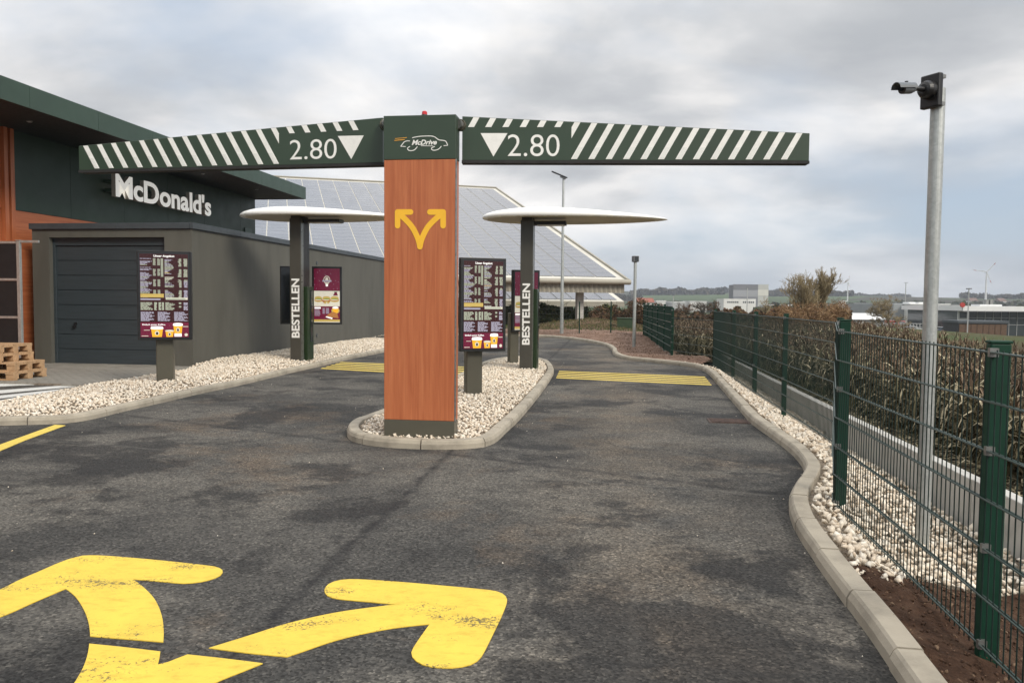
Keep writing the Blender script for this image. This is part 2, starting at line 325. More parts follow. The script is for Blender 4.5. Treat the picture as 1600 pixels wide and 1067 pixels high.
def asphalt_mat():
    m = bpy.data.materials.new('asphalt'); m.use_nodes = True; t = m.node_tree; b = t.nodes['Principled BSDF']
    tc = N(t, 'ShaderNodeTexCoord'); v = tc.outputs['Object']
    mp = N(t, 'ShaderNodeMapping'); mp.inputs['Rotation'].default_value = (0, 0, TH); L(t, v, mp.inputs[0])
    big = noise(t, mp.outputs[0], .55, 10, .66, .2)
    mp2 = N(t, 'ShaderNodeMapping'); mp2.inputs['Scale'].default_value = (.8, 1.15, 1); mp2.inputs['Location'].default_value = (4, 9, 0); L(t, mp.outputs[0], mp2.inputs[0])
    dry = noise(t, mp2.outputs[0], .55, 12, .68, .25)
    c = ramp(t, big, [(.32, (.031, .0305, .030)), (.45, (.054, .053, .051)), (.56, (.080, .077, .072)), (.70, (.104, .099, .090))])
    dryf = ramp(t, dry, [(.46, (0, 0, 0)), (.56, (1, 1, 1))])
    c = mixc(t, math_(t, 'MULTIPLY', dryf, .72), c, (.130, .122, .109))
    br = noise(t, mp.outputs[0], .40, 12, .72, .2)
    c = mixc(t, math_(t, 'MULTIPLY', ramp(t, br, [(.52, (0, 0, 0)), (.62, (1, 1, 1))]), .50), c, (.15, .112, .080))
    # dusty tyre-worn band along the right lane
    A = P(950, 590); B = P(1090, 1067); d = (B-A)[:2]; d /= np.linalg.norm(d); sw = N(t, 'ShaderNodeSeparateXYZ'); L(t, v, sw.inputs[0])
    q = math_(t, 'ABSOLUTE', math_(t, 'ADD', math_(t, 'ADD', math_(t, 'MULTIPLY', sw.outputs[0], -d[1]), math_(t, 'MULTIPLY', sw.outputs[1], d[0])), float(A[0]*d[1]-A[1]*d[0])))
    f = math_(t, 'SUBTRACT', 1, math_(t, 'DIVIDE', q, 1.0), clamp=True)
    f = math_(t, 'MULTIPLY', f, ramp(t, noise(t, v, 1.3, 10, .7), [(.36, (0, 0, 0)), (.6, (.62, .62, .62))])); c = mixc(t, f, c, (.15, .125, .098))
    # damp dark patches with ragged edges
    mp4 = N(t, 'ShaderNodeMapping'); mp4.inputs['Location'].default_value = (13.3, 2.2, 0); L(t, mp.outputs[0], mp4.inputs[0])
    dk = noise(t, mp4.outputs[0], .62, 12, .70, .2)
    c = mixc(t, math_(t, 'MULTIPLY', ramp(t, dk, [(.515, (0, 0, 0)), (.57, (1, 1, 1))]), .74), c, (.0200, .0200, .0208))
    # aggregate grain
    g = N(t, 'ShaderNodeTexVoronoi'); g.inputs['Scale'].default_value = 85; L(t, v, g.inputs['Vector'])
    gs = N(t, 'ShaderNodeSeparateXYZ'); L(t, g.outputs['Color'], gs.inputs[0])
    c = mixc(t, .85, c, ramp(t, gs.outputs[0], [(0, (.36, .36, .36)), (.55, (1, 1, 1)), (.9, (1.35, 1.33, 1.3)), (1, (2.2, 2.15, 2.05))]), 'MULTIPLY')
    gg = noise(t, v, 38, 5, .75)
    c = mixc(t, .38, c, ramp(t, gg, [(.32, (.50, .50, .50)), (.62, (1.25, 1.25, 1.25))]), 'MULTIPLY')
    # long seams of the paver passes
    def seam(px, py, nx, ny, width, amt, colr, c):
        s = N(t, 'ShaderNodeSeparateXYZ'); L(t, v, s.inputs[0])
        q = math_(t, 'ADD', math_(t, 'MULTIPLY', s.outputs[0], nx), math_(t, 'MULTIPLY', s.outputs[1], ny))
        q = math_(t, 'ADD', q, -(px*nx+py*ny)); wob = math_(t, 'MULTIPLY_ADD', noise(t, v, 2.5, 6, .7), .16, -.08)
        q = math_(t, 'ABSOLUTE', math_(t, 'ADD', q, wob)); f = math_(t, 'SUBTRACT', 1, math_(t, 'DIVIDE', q, width), clamp=True)
        f = math_(t, 'MULTIPLY', f, math_(t, 'MULTIPLY', ramp(t, noise(t, v, 5, 6, .7), [(.35, (.2, .2, .2)), (.6, (1, 1, 1))]), amt))
        return mixc(t, f, c, colr)
    for (p, q, wd, amt, cc) in (((250, 655), (540, 690), .09, .8, (.018, .018, .02)), ((90, 690), (560, 725), .03, .6, (.12, .115, .105)),
                                ((690, 720), (520, 880), .06, .85, (.016, .016, .018)), ((1000, 560), (985, 1067), .04, .25, (.10, .09, .08)), ((160, 990), (1000, 1040), .03, .5, (.02, .02, .02))):
        A = P(*p); B = P(*q); d = (B-A)[:2]; d /= np.linalg.norm(d)
        c = seam(A[0], A[1], -d[1], d[0], wd, amt, cc, c)
    L(t, c, b.inputs['Base Color']); b.inputs['Specular IOR Level'].default_value = .2
    L(t, ramp(t, dk, [(.5, (.92, .92, .92)), (.6, (.74, .74, .74))]), b.inputs['Roughness'])
    bp = N(t, 'ShaderNodeBump'); bp.inputs['Strength'].default_value = .55; bp.inputs['Distance'].default_value = .006
    L(t, math_(t, 'ADD', g.outputs['Distance'], gg), bp.inputs['Height']); L(t, bp.outputs[0], b.inputs['Normal'])
    return m
def paint_mat(name, col, wear=.5):
    m = bpy.data.materials.new(name); m.use_nodes = True; t = m.node_tree; b = t.nodes['Principled BSDF']
    tc = N(t, 'ShaderNodeTexCoord'); v = tc.outputs['Object']
    c = ramp(t, noise(t, v, 3.0, 8, .7), [(.3, tuple(k*.86 for k in col)), (.6, col), (.8, tuple(min(1, k*1.08) for k in col))])
    mp = N(t, 'ShaderNodeMapping'); mp.inputs['Scale'].default_value = (1, 2.2, 1); L(t, v, mp.inputs[0])
    n1 = noise(t, mp.outputs[0], 2.1, 5, .6); n2 = noise(t, v, 75, 4, .72)
    f = math_(t, 'ADD', math_(t, 'MULTIPLY', n1, .62), math_(t, 'MULTIPLY', n2, .62))
    f = ramp(t, f, [(.745-.045*wear, (0, 0, 0)), (.79-.045*wear, (1, 1, 1))])
    c = mixc(t, math_(t, 'MULTIPLY', f, .85), c, (.05, .045, .035))
    g2 = noise(t, mp.outputs[0], 9, 10, .75); c = mixc(t, .55, c, ramp(t, g2, [(.34, (.62, .56, .42)), (.5, (1, 1, 1))]), 'MULTIPLY')
    L(t, c, b.inputs['Base Color']); b.inputs['Roughness'].default_value = .62
    bp = N(t, 'ShaderNodeBump'); bp.inputs['Strength'].default_value = .35; bp.inputs['Distance'].default_value = .005
    L(t, noise(t, v, 90, 4, .7), bp.inputs['Height']); L(t, bp.outputs[0], b.inputs['Normal'])
    MATS[name] = m; return m
kerb_m = mat('concrete kerb', (.36, .32, .255), .88, var=.16, scale=3.5, bump=.3, bscale=70)
conc_m = mat('pale concrete', (.46, .45, .42), .85, var=.12, scale=3, bump=.2, bscale=40)
paver_m = mat('grey paver', (.25, .235, .205), .88, var=.14, scale=2.5, bump=.25, bscale=80)
yellow_p = paint_mat('yellow road paint', (.76, .54, .065), 1.0)
yellow_l = paint_mat('yellow line paint', (.74, .56, .10), .2)
white_p = paint_mat('white road paint', (.72, .73, .71), .2)
asph = asphalt_mat()
red_soil = soil_mat('red brown soil', (.11, .068, .050), (.21, .135, .100), (.34, .245, .195), 1.6)
brown_soil = soil_mat('dark brown soil', (.045, .024, .015), (.085, .047, .030), (.14, .085, .055), 6.)
bed_soil = soil_mat('bedding gravel', (.20, .165, .125), (.34, .285, .225), (.46, .40, .32), 9.)

# ------------------------------------------------------------ terrain
def sstep(a, b, x): t = np.clip((x-a)/(b-a), 0, 1); return t*t*(3-2*t)
def terrain(x, y):
    x = np.asarray(x, float); y = np.asarray(y, float)
    a = (x-3.3)*math.cos(TH)-(y-4.43)*math.sin(TH)            # metres to the right of the retaining wall
    e = np.hypot(np.maximum(a, 0), np.maximum(y-34, 0)*.30)
    z = -.46-.05*sstep(2, 14, e)-3.95*sstep(17, 75, e)-3.2*sstep(120, 420, e)
    r = np.hypot(x, y)
    z = z+sstep(650, 2100, r)*(28+6*np.sin(x/410+1)+3*np.sin(x/170+y/300))*(y > -200)
    z = np.where(y < -5, np.maximum(z, -6), z)
    return z
def geo_axis(n, near, far):
    t = np.linspace(0, 1, n); k = math.log(far/near); return near*(np.exp(k*t)-1)/(1)*1.0
g = np.unique(np.r_[-geo_axis(70, 6, 3200)[::-1], np.arange(-8, 12, .4), geo_axis(110, 8, 3200)])
gy = np.unique(np.r_[-geo_axis(30, 12, 400)[::-1], np.arange(0, 40, .8), geo_axis(110, 9, 3400)])
GX, GY = np.meshgrid(g, gy); GZ = terrain(GX, GY)
mb = MB(); nx = len(g); ny = len(gy)
mb.v = np.c_[GX.ravel(), GY.ravel(), GZ.ravel()].tolist()
mb.f = [(j*nx+i, j*nx+i+1, (j+1)*nx+i+1, (j+1)*nx+i) for j in range(ny-1) for i in range(nx-1)]; mb.m = [0]*len(mb.f)
build('ground', mb, ground_mat(), kind='structure', smooth=True)
def Tz(x, y): return float(terrain(x, y))

# ------------------------------------------------------------ kerb lines (face bottom, at road level)
def pp(l, z=0.): return [tuple(P(x, y, z)[:2]) for x, y in l]
KR = pp([(1404, 1067), (1357, 996), (1311, 933), (1270, 875), (1247, 840), (1236, 815), (1232, 795), (1235.5, 779), (1246, 762), (1255, 748), (1256.5, 737), (1248, 722), (1232, 706), (1205, 685), (1173, 661), (1151, 636), (1126, 607), (1110, 588), (1098, 579.5), (1083, 574.5), (1060, 571), (1033, 568), (1005, 565), (977, 562), (963, 557.5), (957, 552.5), (956, 547.5), (946, 541), (921, 535), (887, 530), (842, 526.5)])
A, B = np.array(KR[0]), np.array(KR[1]); dd = (A-B)/np.linalg.norm(A-B)
KR = [tuple(A+dd*3.6), tuple(A+dd*1.8)]+KR+[(-2., 31.9), (-8., 32.6)]
KR = smooth_path(KR, .12)
KL = pp([(37, 664), (87, 662.5), (120, 659.5), (152, 653.5), (189, 644), (259, 628), (318.5, 614), (367.5, 604), (413, 593), (456, 582.5), (499, 573), (542, 562.5), (598, 551)])
e = np.array(KL[-1]); d8 = EY[:2]
A, B = np.array(KL[0]), np.array(KL[1]); dl = (A-B)/np.linalg.norm(A-B)
KL = [tuple(A+dl*4), tuple(A+dl*1.5)]+KL+[tuple(e+d8*2.5), tuple(e+d8*4.6), tuple(e+d8*5.6+np.array([-.35, 0])), tuple(e+d8*6.1+np.array([-1.2, 0])), tuple(e+d8*6.2+np.array([-3, 0]))]
KL = smooth_path(KL, .12)
KI = pp([(541.5, 678), (546, 687.5), (563, 693.5), (592, 698), (633, 701), (685, 702.5), (725, 701.7), (751, 699.5), (770, 694), (787.5, 680), (818.5, 649), (849.4, 610), (864, 587), (864.5, 578), (859, 570), (849, 565.6), (834, 562.6), (812, 561.4), (788, 563.2), (764, 567.5), (740, 578), (716, 590.5), (655, 620.5), (599, 647.5), (570, 659), (550, 667)])
KI = smooth_path(KI, .10, closed=True)
def offset(path, d, closed=False):
    p = np.array(path); 
    if closed: t = np.roll(p, -1, 0)-np.roll(p, 1, 0)
    else: t = np.gradient(p, axis=0)
    t /= np.linalg.norm(t, axis=1)[:, None]+1e-9
    return p+np.c_[t[:, 1], -t[:, 0]]*d                        # positive: to the right of travel
KH = .088; KW = .125
def kerb(name, path, side, stone, closed=False, label=None, hh=KH, ww=KW):
    """each kerb stone is a part"""
    root = bpy.data.objects.new(name, None); root['kind'] = 'structure'; COL.objects.link(root)
    prof = [(0, -.06), (0.002, hh*.55), (.016, hh-.010), (.028, hh), (ww-.006, hh), (ww, hh-.008), (ww, -.06)]
    p = np.array(path)
    if closed: p = np.vstack([p, p[:1]])
    s = np.r_[0, np.cumsum(np.linalg.norm(np.diff(p, axis=0), axis=1))]; L_ = s[-1]; n = max(1, round(L_/stone)); st = L_/n
    t = np.gradient(p, axis=0); 
    if closed: t[0] = t[-1] = p[1]-p[-2]
    t /= np.linalg.norm(t, axis=1)[:, None]; nr = np.c_[t[:, 1], -t[:, 0]]*side
    for k in range(n):
        a, b = k*st+.006, (k+1)*st-.006; m = max(1, int(math.ceil(st/.13))); us = np.linspace(a, b, m+1); mb = MB(); vs = []
        dz = random.uniform(-.003, .003); dn = random.uniform(-.003, .003)
        for u in us:
            q = np.array([np.interp(u, s, p[:, 0]), np.interp(u, s, p[:, 1])]); nn = np.array([np.interp(u, s, nr[:, 0]), np.interp(u, s, nr[:, 1])]); nn /= np.linalg.norm(nn)
            for (w_, z_) in prof: c = q+nn*(w_+dn); vs.append((c[0], c[1], z_+(dz if z_ > 0 else 0)))
        K = len(prof); fs = []
        for i in range(m):
            for j in range(K-1):
                f = (i*K+j, i*K+j+1, (i+1)*K+j+1, (i+1)*K+j); fs.append(f if side < 0 else f[::-1])
        fs += [tuple(range(K)), tuple(range((m+1)*K-1, m*K-1, -1))]
        mb.add(vs, fs); build('kerb_stone', mb, kerb_m, root)
    return root
kerb('right_kerb', KR, 1, .62)
kerb('left_kerb', KL, -1, 1.0)
kerb('island_kerb', KI, -1, .66, True)
# ------------------------------------------------------------ road, paint, beds
edge = offset(KR, .06)
pl = [tuple(p) for p in edge]+[(-16, 33), (-16, -4)]
mb = MB(); mb.add([(x, y, 0) for x, y in pl], [tuple(range(len(pl)))])
bm = bmesh.new(); vs = [bm.verts.new(v) for v in mb.v]; bm.faces.new(vs); bmesh.ops.triangulate(bm, faces=bm.faces[:]); bmesh.ops.recalc_face_normals(bm, faces=bm.faces[:])
if sum(f.normal.z for f in bm.faces) < 0: bmesh.ops.reverse_faces(bm, faces=bm.faces[:])
me = bpy.data.meshes.new('road'); bm.to_mesh(me); bm.free(); me.materials.append(asph); link(bpy.data.objects.new('road', me), kind='structure')
def marking(name, polys, mat_, label, z=.004, group=None):
    mb = MB()
    for pl in polys: mb.slab(pl, z-.003, z+.001)
    o = build(name, mb, mat_); tag(o, label, 'road marking', group); return o
def gpath(l, step=.04, closed=True, z=0.):
    return [tuple(p) for p in smooth_path([P(x, y, z)[:2] for x, y in l], step, closed)]
def corner_path(l, sharp=()):
    """closed outline: catmull-rom between corners listed in sharp (indices stay sharp)"""
    out = []; n = len(l); idx = sorted(sharp)
    if not idx: return gpath(l)
    for a, b in zip(idx, idx[1:]+[idx[0]+n]):
        seg = [P(*l[i % n])[:2] for i in range(a, b+1)]
        q = smooth_path(seg, .04) if len(seg) > 2 else np.array(seg)
        out += [tuple(p) for p in q[:-1]]
    return out
def ac(l): return [(x*.5125, 840+y*.5125) for x, y in l]
headL = ac([(0, 160), (60, 130), (125, 102), (185, 76), (235, 60), (290, 55), (460, 68), (620, 85), (665, 92), (680, 104), (668, 120), (620, 135), (560, 141), (500, 136), (405, 128), (440, 155), (472, 190), (492, 235), (499, 280), (498, 320), (275, 302), (272, 270), (262, 235), (245, 202), (225, 176), (200, 157), (100, 200), (20, 236), (-60, 262), (-120, 268), (-160, 255), (-160, 235), (-110, 205)])
stem = ac([(272, 325), (380, 336), (489, 349), (487, 365), (481, 389), (500, 386), (530, 374), (572, 358), (690, 371), (801, 385), (740, 410), (660, 442), (600, 480), (570, 540), (560, 640), (150, 640), (175, 560), (205, 480), (230, 440), (255, 395), (268, 355)])
headR = ac([(637, 338), (760, 300), (860, 268), (960, 243), (1060, 224), (1207, 205), (1120, 197), (1020, 187), (995, 176), (989, 160), (1003, 142), (1035, 131), (1080, 128), (1200, 135), (1340, 147), (1480, 160), (1522, 167), (1543, 182), (1545, 200), (1530, 240), (1510, 282), (1480, 343), (1462, 372), (1435, 389), (1385, 399), (1330, 398), (1285, 388), (1260, 370), (1254, 352), (1268, 325), (1310, 265), (1200, 277), (1080, 300), (1000, 322), (920, 350), (875, 365), (760, 354)])
marking('road_marking', [corner_path(headL, (14, 19, 20, 25))], yellow_p, 'yellow painted arrow head bending left on the asphalt, cut off by the seam above the stem')
marking('road_marking', [corner_path(stem, (0, 2, 4, 7, 9, 14, 15))], yellow_p, 'worn yellow stem of the forked arrow, at the bottom edge of the photo')
marking('road_marking', [corner_path(headR, (0, 5, 30, 35))], yellow_p, 'yellow painted arrow head pointing right towards the right lane')
marking('road_marking', [[tuple(P(*q)[:2]) for q in ((86, 664), (102.5, 665), (40, 688), (0, 705), (-60, 735), (-60, 718), (0, 695))]], yellow_l, 'yellow line leading from the left kerb out of frame')
def rumble(label, a0, a1, b0, b1, n=5):
    A0, A1, B0, B1 = [P(*q)[:2] for q in (a0, a1, b0, b1)]
    root = thing('speed_strips', label, 'road marking', (*(A0+B1)/2, 0), 'yellow strips across the lanes')
    for i in range(n):
        t0 = (i+.18)/n; t1 = (i+.62)/n
        mb = MB(); mb.slab([tuple(A0+(A1-A0)*t0), tuple(B0+(B1-B0)*t0), tuple(B0+(B1-B0)*t1), tuple(A0+(A1-A0)*t1)], .001, .005); build('strip', mb, yellow_l, root)
rumble('five yellow strips across the right lane between the island and the right kerb', (874, 579.3), (868.5, 591.8), (1101, 588.3), (1113, 603.3))
rumble('five yellow strips across the left lane, partly behind the wood pillar', (534, 565.5), (498, 577), (735, 573), (722, 590))
for q in (((0, 599.5), (64, 598), (61, 600.5), (0, 603)), ((0, 611.5), (131, 600.3), (127, 603.4), (0, 616.5)), ((0, 620.5), (116, 606.5), (104, 610), (0, 625.5)), ((-20, 633), (60, 613.5), (44, 619), (-30, 642))):
    pass
sp = MB()
root = thing('hatched_marking', 'white hatched stripes on the asphalt left of the white gravel bed', 'road marking', P(40, 610))
for q in (((-60, 602), (64, 598), (60, 601), (-60, 606.5)), ((-60, 614.5), (131, 600.3), (125, 603.6), (-60, 620)), ((-60, 625), (112, 606.5), (98, 610.5), (-60, 630.5)), ((-60, 636), (56, 616.2), (38, 620.5), (-60, 641.5))):
    mb = MB(); mb.slab([tuple(P(*k)[:2]) for k in q], .001, .006); build('stripe', mb, white_p, root)

def slabpoly(name, pts, z, mat_, kind='structure', zb=-.03):
    mb = MB(); mb.slab([tuple(p) for p in pts], zb, z); return build(name, mb, mat_, kind=kind)
G = P(302, 575)                                  # garage front right corner
GFR = frame((G[0], G[1], 0), -8.1)
ki_in = offset(KI, -.07, True); slabpoly('gravel_bed', ki_in, .05, bed_soil)
edgL = [P(x, y, .03)[:2] for x, y in ((-140, 650), (-60, 639), (0, 628.5), (64, 617), (127, 605), (178, 596), (239, 586.5), (296, 577.5))]
gw = [fp(GFR, .0, y, 0)[:2] for y in (.05, 13.9)]
kl_in = offset(KL, -.06)
iL = [i for i in range(len(KL)) if KL[i][1] < fp(GFR, 0, 13.6, 0)[1]+.9 or True]
bedL = [tuple(p) for p in kl_in if p[0] > P(-140, 650)[0]]+[tuple(p) for p in gw[::-1]]+[tuple(p) for p in edgL[::-1]]
slabpoly('gravel_bed', bedL, .022, bed_soil)
wdir = np.array([.13, 1.]); wdir /= np.linalg.norm(wdir); wallP = lambda d: np.array([2.675+.13*d, d])
kr_in = offset(KR, .06)
sel = [p for p in kr_in if p[1] < P(1070, 573)[1]+.1]
sel = sel[:next(i for i, p in enumerate(sel) if p[1] > 18.2)] if any(p[1] > 18.2 for p in sel) else sel
bedR_all = [tuple(p) for p in sel]+[tuple(wallP(19.5)), tuple(wallP(-1.2))]
kpath = [tuple(p) for p in offset(KR, KW)][::3]
def zbed(x, y): return .062-np.minimum(np.maximum(dist_path(x, y, kpath)-.05, 0)*.34, .27)
BEDR = True
def fbm(x, y, s, seed=0):
    r = np.random.default_rng(seed); z = 0*x
    for o in range(5):
        for k in range(3):
            a = r.uniform(0, 6.28); f = s*(1.9**o)*r.uniform(.7, 1.3); z = z+np.sin((x*math.cos(a)+y*math.sin(a))*f+r.uniform(0, 6.28)+1.3*np.sin(y*f*.6+k))*.5**o/3
    return z
def soil_patch(name, poly, zf, mat_, cell, kind='structure'):
    p = np.array(poly); x0, y0 = p.min(0); x1, y1 = p.max(0); xs = np.arange(x0, x1+cell, cell); ys = np.arange(y0, y1+cell, cell)
    X, Y = np.meshgrid(xs, ys); Z = zf(X, Y); nx = len(xs)
    cxm = (X[:-1, :-1]+cell/2); cym = Y[:-1, :-1]+cell/2; ins = in_poly(cxm, cym, poly)
    mb = MB(); mb.v = np.c_[X.ravel(), Y.ravel(), Z.ravel()].tolist()
    jj, ii = np.nonzero(ins); mb.f = [(j*nx+i, j*nx+i+1, (j+1)*nx+i+1, (j+1)*nx+i) for j, i in zip(jj.tolist(), ii.tolist())]; mb.m = [0]*len(mb.f)
    return build(name, mb, mat_, kind=kind, smooth=True)
soil_patch('gravel_bed', bedR_all, lambda x, y: zbed(x, y)-.035, bed_soil, .07)
# brown soil at the near end of the right bed
sb = [P(1318, 869, .07)[:2], P(1360, 880, .05)[:2], P(1395, 882, .03)[:2], P(1450, 880, .0)[:2], P(1545, 898, -.08)[:2]]
near_in = [tuple(p) for p in offset(KR, .085) if p[1] < sb[0][1]]
soilN = near_in+[tuple(p) for p in sb]+[tuple(wallP(sb[-1][1]+.15)), tuple(wallP(-1.2))]
soil_patch('soil', soilN, lambda x, y: zbed(x, y)-.004+.020*fbm(x, y, 5, 3)+.012*fbm(x, y, 22, 4), brown_soil, .03)
# rear dirt: from the kerb to beyond the fence
rear_in = [tuple(p) for p in offset(KR, .085) if p[1] > 16.9]
fence_pts = [P(1051, 561, .08)[:2], P(1005, 527, .05)[:2]]
rearP = [tuple(x) for x in rear_in]+[(-8.5, 54), (11.5, 54), (8.6, 34), (5.3, 31.5), (4.16, 19.5), (4.6, 18.9), (4.62, 18.0)]
def zrear(x, y):
    m = .42*np.exp(-(((x-3.9)/2.3)**2+((y-38)/2.2)**2))+.10*np.exp(-(((x+1)/4)**2+((y-39)/3)**2))
    d = dist_path(x, y, rear_in[::6])
    return .065+np.minimum(d*.05, .10)+(.035*fbm(x, y, 1.6, 9)+.014*fbm(x, y, 7, 5))*np.clip(d*1.5, 0, 1)+m*(y > 33)-.018*np.maximum(y-34, 0)
soil_patch('rear_soil', rearP, zrear, red_soil, .11)

# limestone gravel: convex broken stones
def stone_shapes(n=10):
    out = []
    for k in range(n):
        bm = bmesh.new(); r = np.random.default_rng(k)
        for j in range(9):
            q = r.normal(size=3); q /= np.linalg.norm(q); q *= r.uniform(.62, 1.1); bm.verts.new(q*np.array([1, .8, .62]))
        bmesh.ops.convex_hull(bm, input=bm.verts[:]); bm.verts.ensure_lookup_table()
        lo = [v for v in bm.verts if not v.link_faces]
        for v in lo: bm.verts.remove(v)
        bmesh.ops.triangulate(bm, faces=bm.faces[:]); bmesh.ops.recalc_face_normals(bm, faces=bm.faces[:]); bm.verts.index_update()
        out.append((np.array([tuple(v.co) for v in bm.verts]), np.array([[v.index for v in f.verts] for f in bm.faces]))); bm.free()
    return out
SH = stone_shapes()
def gravel(name, pos, rad, label, mat_=stone_m):
    V = []; Fc = []; k = 0
    for (x, y, z), r in zip(pos, rad):
        v, f = SH[RNG.integers(len(SH))]
        a, b, c = RNG.uniform(0, 6.28), RNG.normal(0, .5), RNG.normal(0, .5)
        ca, sa, cb, sb_, cc, sc = math.cos(a), math.sin(a), math.cos(b), math.sin(b), math.cos(c), math.sin(c)
        M = np.array([[ca, -sa, 0], [sa, ca, 0], [0, 0, 1]])@np.array([[cb, 0, sb_], [0, 1, 0], [-sb_, 0, cb]])@np.array([[1, 0, 0], [0, cc, -sc], [0, sc, cc]])
        V.append((v*r)@M.T+np.array([x, y, z])); Fc.append(f+k); k += len(v)
    V = np.vstack(V); Fc = np.vstack(Fc)
    me = bpy.data.meshes.new(name); me.vertices.add(len(V)); me.vertices.foreach_set('co', V.ravel()); n = len(Fc)
    me.loops.add(3*n); me.loops.foreach_set('vertex_index', Fc.ravel().astype(np.int32)); me.polygons.add(n)
    me.polygons.foreach_set('loop_start', np.arange(0, 3*n, 3, dtype=np.int32)); me.polygons.foreach_set('loop_total', np.full(n, 3, dtype=np.int32)); me.update(calc_edges=True)
    me.materials.append(mat_); o = link(bpy.data.objects.new(name, me), kind='stuff'); tag(o, label, 'gravel'); return o
def scatter(poly, sp_, zf, rmin, rmax, fringe=None, blocks=()):
    p = np.array(poly); x0, y0 = p.min(0); x1, y1 = p.max(0)
    xs = np.arange(x0, x1, sp_); ys = np.arange(y0, y1, sp_*.87); X, Y = np.meshgrid(xs, ys); X = X+(np.arange(len(ys))[:, None] % 2)*sp_/2
    X = (X+RNG.uniform(-.42, .42, X.shape)*sp_).ravel(); Y = (Y+RNG.uniform(-.42, .42, Y.shape)*sp_).ravel()
    k = in_poly(X, Y, poly); X = X[k]; Y = Y[k]
    for (bx, by, br) in blocks: k = np.hypot(X-bx, Y-by) > br; X = X[k]; Y = Y[k]
    R_ = RNG.uniform(rmin, rmax, len(X)); R_ *= np.where(RNG.random(len(X)) > .93, 1.3, 1)
    return np.c_[X, Y, zf(X, Y)+RNG.uniform(-.008, .016, len(X))], R_
isl = [tuple(p) for p in offset(KI, -(KW+.035), True)]
dI = lambda x, y: .066+np.minimum(dist_path(x, y, isl+[isl[0]])*.09, .035)+.006*fbm(x, y, 6, 1)
p1, r1 = scatter(isl, .047, dI, .022, .041)
gravel('limestone_gravel', p1, r1, 'cream limestone gravel filling the central island around the wood pillar')
kin = [tuple(p) for p in offset(KL, -(KW+.035)) if p[0] > P(-140, 650)[0]]
bl = kin+[tuple(p+np.array([.03, 0])) for p in gw[::-1]]+[tuple(p+np.array([.0, -.07])) for p in edgL[::-1]]
dL = lambda x, y: .060+np.minimum(dist_path(x, y, kin)*.10, .06)*np.clip(dist_path(x, y, edgL)*.9-.35, -.55, 1)+.010*fbm(x, y, 3, 2)
p2, r2 = scatter(bl, .052, dL, .024, .044)
gravel('limestone_gravel', p2, r2, 'cream limestone gravel in the left bed along the grey garage')
kin = [tuple(p) for p in offset(KR, KW+.035) if sb[0][1]-.02 < p[1] < 18.1]
br = kin+[tuple(wallP(18.6)), tuple(wallP(sb[-1][1]+.1)-np.array([.06, 0]))]+[tuple(q) for q in sb[::-1]]
dR = lambda x, y: zbed(x, y)+.008*fbm(x, y, 5, 3)
p3, r3 = scatter(br, .052, dR, .024, .047)
q_, s_ = [], []
for i in range(26): a_ = P(RNG.uniform(1325, 1420), RNG.uniform(872, 905), .05); q_.append((a_[0], a_[1], float(zbed(a_[0], a_[1]))+.01)); s_.append(RNG.uniform(.014, .04))
gravel('limestone_gravel', np.vstack([p3, q_]), np.r_[r3, s_], 'cream limestone gravel in the right bed between the kerb and the low concrete wall')
# crumbs: loose chips on road and soil
X = RNG.uniform(-7, 3, 900); Y = RNG.uniform(2.2, 22, 900); ok = in_poly(X, Y, pl) & ~in_poly(X, Y, [tuple(p) for p in KI]) & ~in_poly(X, Y, bedL)
dk = np.minimum(dist_path(X, Y, KR[::4]), np.minimum(dist_path(X, Y, KL[::4]), dist_path(X, Y, KI[::3]))); ok &= RNG.random(900) < np.exp(-dk/.5)+.16
X = X[ok]; Y = Y[ok]
gravel('stone_chips', np.c_[X, Y, np.full(len(X), .003)], RNG.uniform(.003, .010, len(X)), 'tiny pale stone chips scattered over the asphalt')
m_cr = island_mat('soil crumbs', [(0, (.05, .028, .018)), (.6, (.11, .062, .040)), (1, (.22, .15, .10))], .95, .5, 90)
pc, rc = scatter(soilN, .045, lambda x, y: zbed(x, y)+.002+.020*fbm(x, y, 5, 3)+.012*fbm(x, y, 22, 4), .004, .017)
gravel('soil_crumbs', pc, rc, 'brown soil crumbs lying on the bare soil beside the near right kerb', m_cr)
pc, rc = scatter([p for p in rearP if p[1] < 36], .12, lambda x, y: zrear(x, y)-.004, .008, .036)
gravel('soil_crumbs', pc, rc, 'brown soil clods on the bare ground behind the rear kerb', island_mat('pale soil crumbs', [(0, (.12, .07, .05)), (1, (.30, .21, .16))], .95, .5, 90))
# orange leaves / litter near the kerb
# drain cover
A = P(1138, 658); fr = frame((A[0], A[1], 0), -7.5)
t = thing('drain_cover', 'rusty rectangular drain cover in the right lane against the kerb', 'drain cover', A)
mb = MB(); mb.box(fr, -.24, .24, -.17, .17, -.02, .006); build('frame', mb, rust, t)
for i in range(7):
    mb = MB(); mb.box(fr, -.21, .21, -.145+i*.043, -.145+i*.043+.026, .0065, .013); build('grate_bar', mb, rust, t)
# flush edging stones between gravel and pavers
root = bpy.data.objects.new('edging', None); root['kind'] = 'structure'; COL.objects.link(root)
ed = smooth_path([P(x, y, .03)[:2] for x, y in ((-140, 649), (-60, 638), (0, 627.5), (64, 616), (127, 603.5), (178, 594.5), (239, 585.5), (296, 576.5))], .25)
s = 0; k = 4
for i in range(0, len(ed)-k, k):
    a, b = ed[i], ed[min(i+k, len(ed)-1)]; d = b-a; l = np.linalg.norm(d); an = math.degrees(math.atan2(d[1], d[0])); fr = frame((*a, 0), an)
    mb = MB(); mb.box(fr, .003, l-.003, -.035, .035, -.05, .035); build('edging_stone', mb, kerb_m, root, bev=.006)
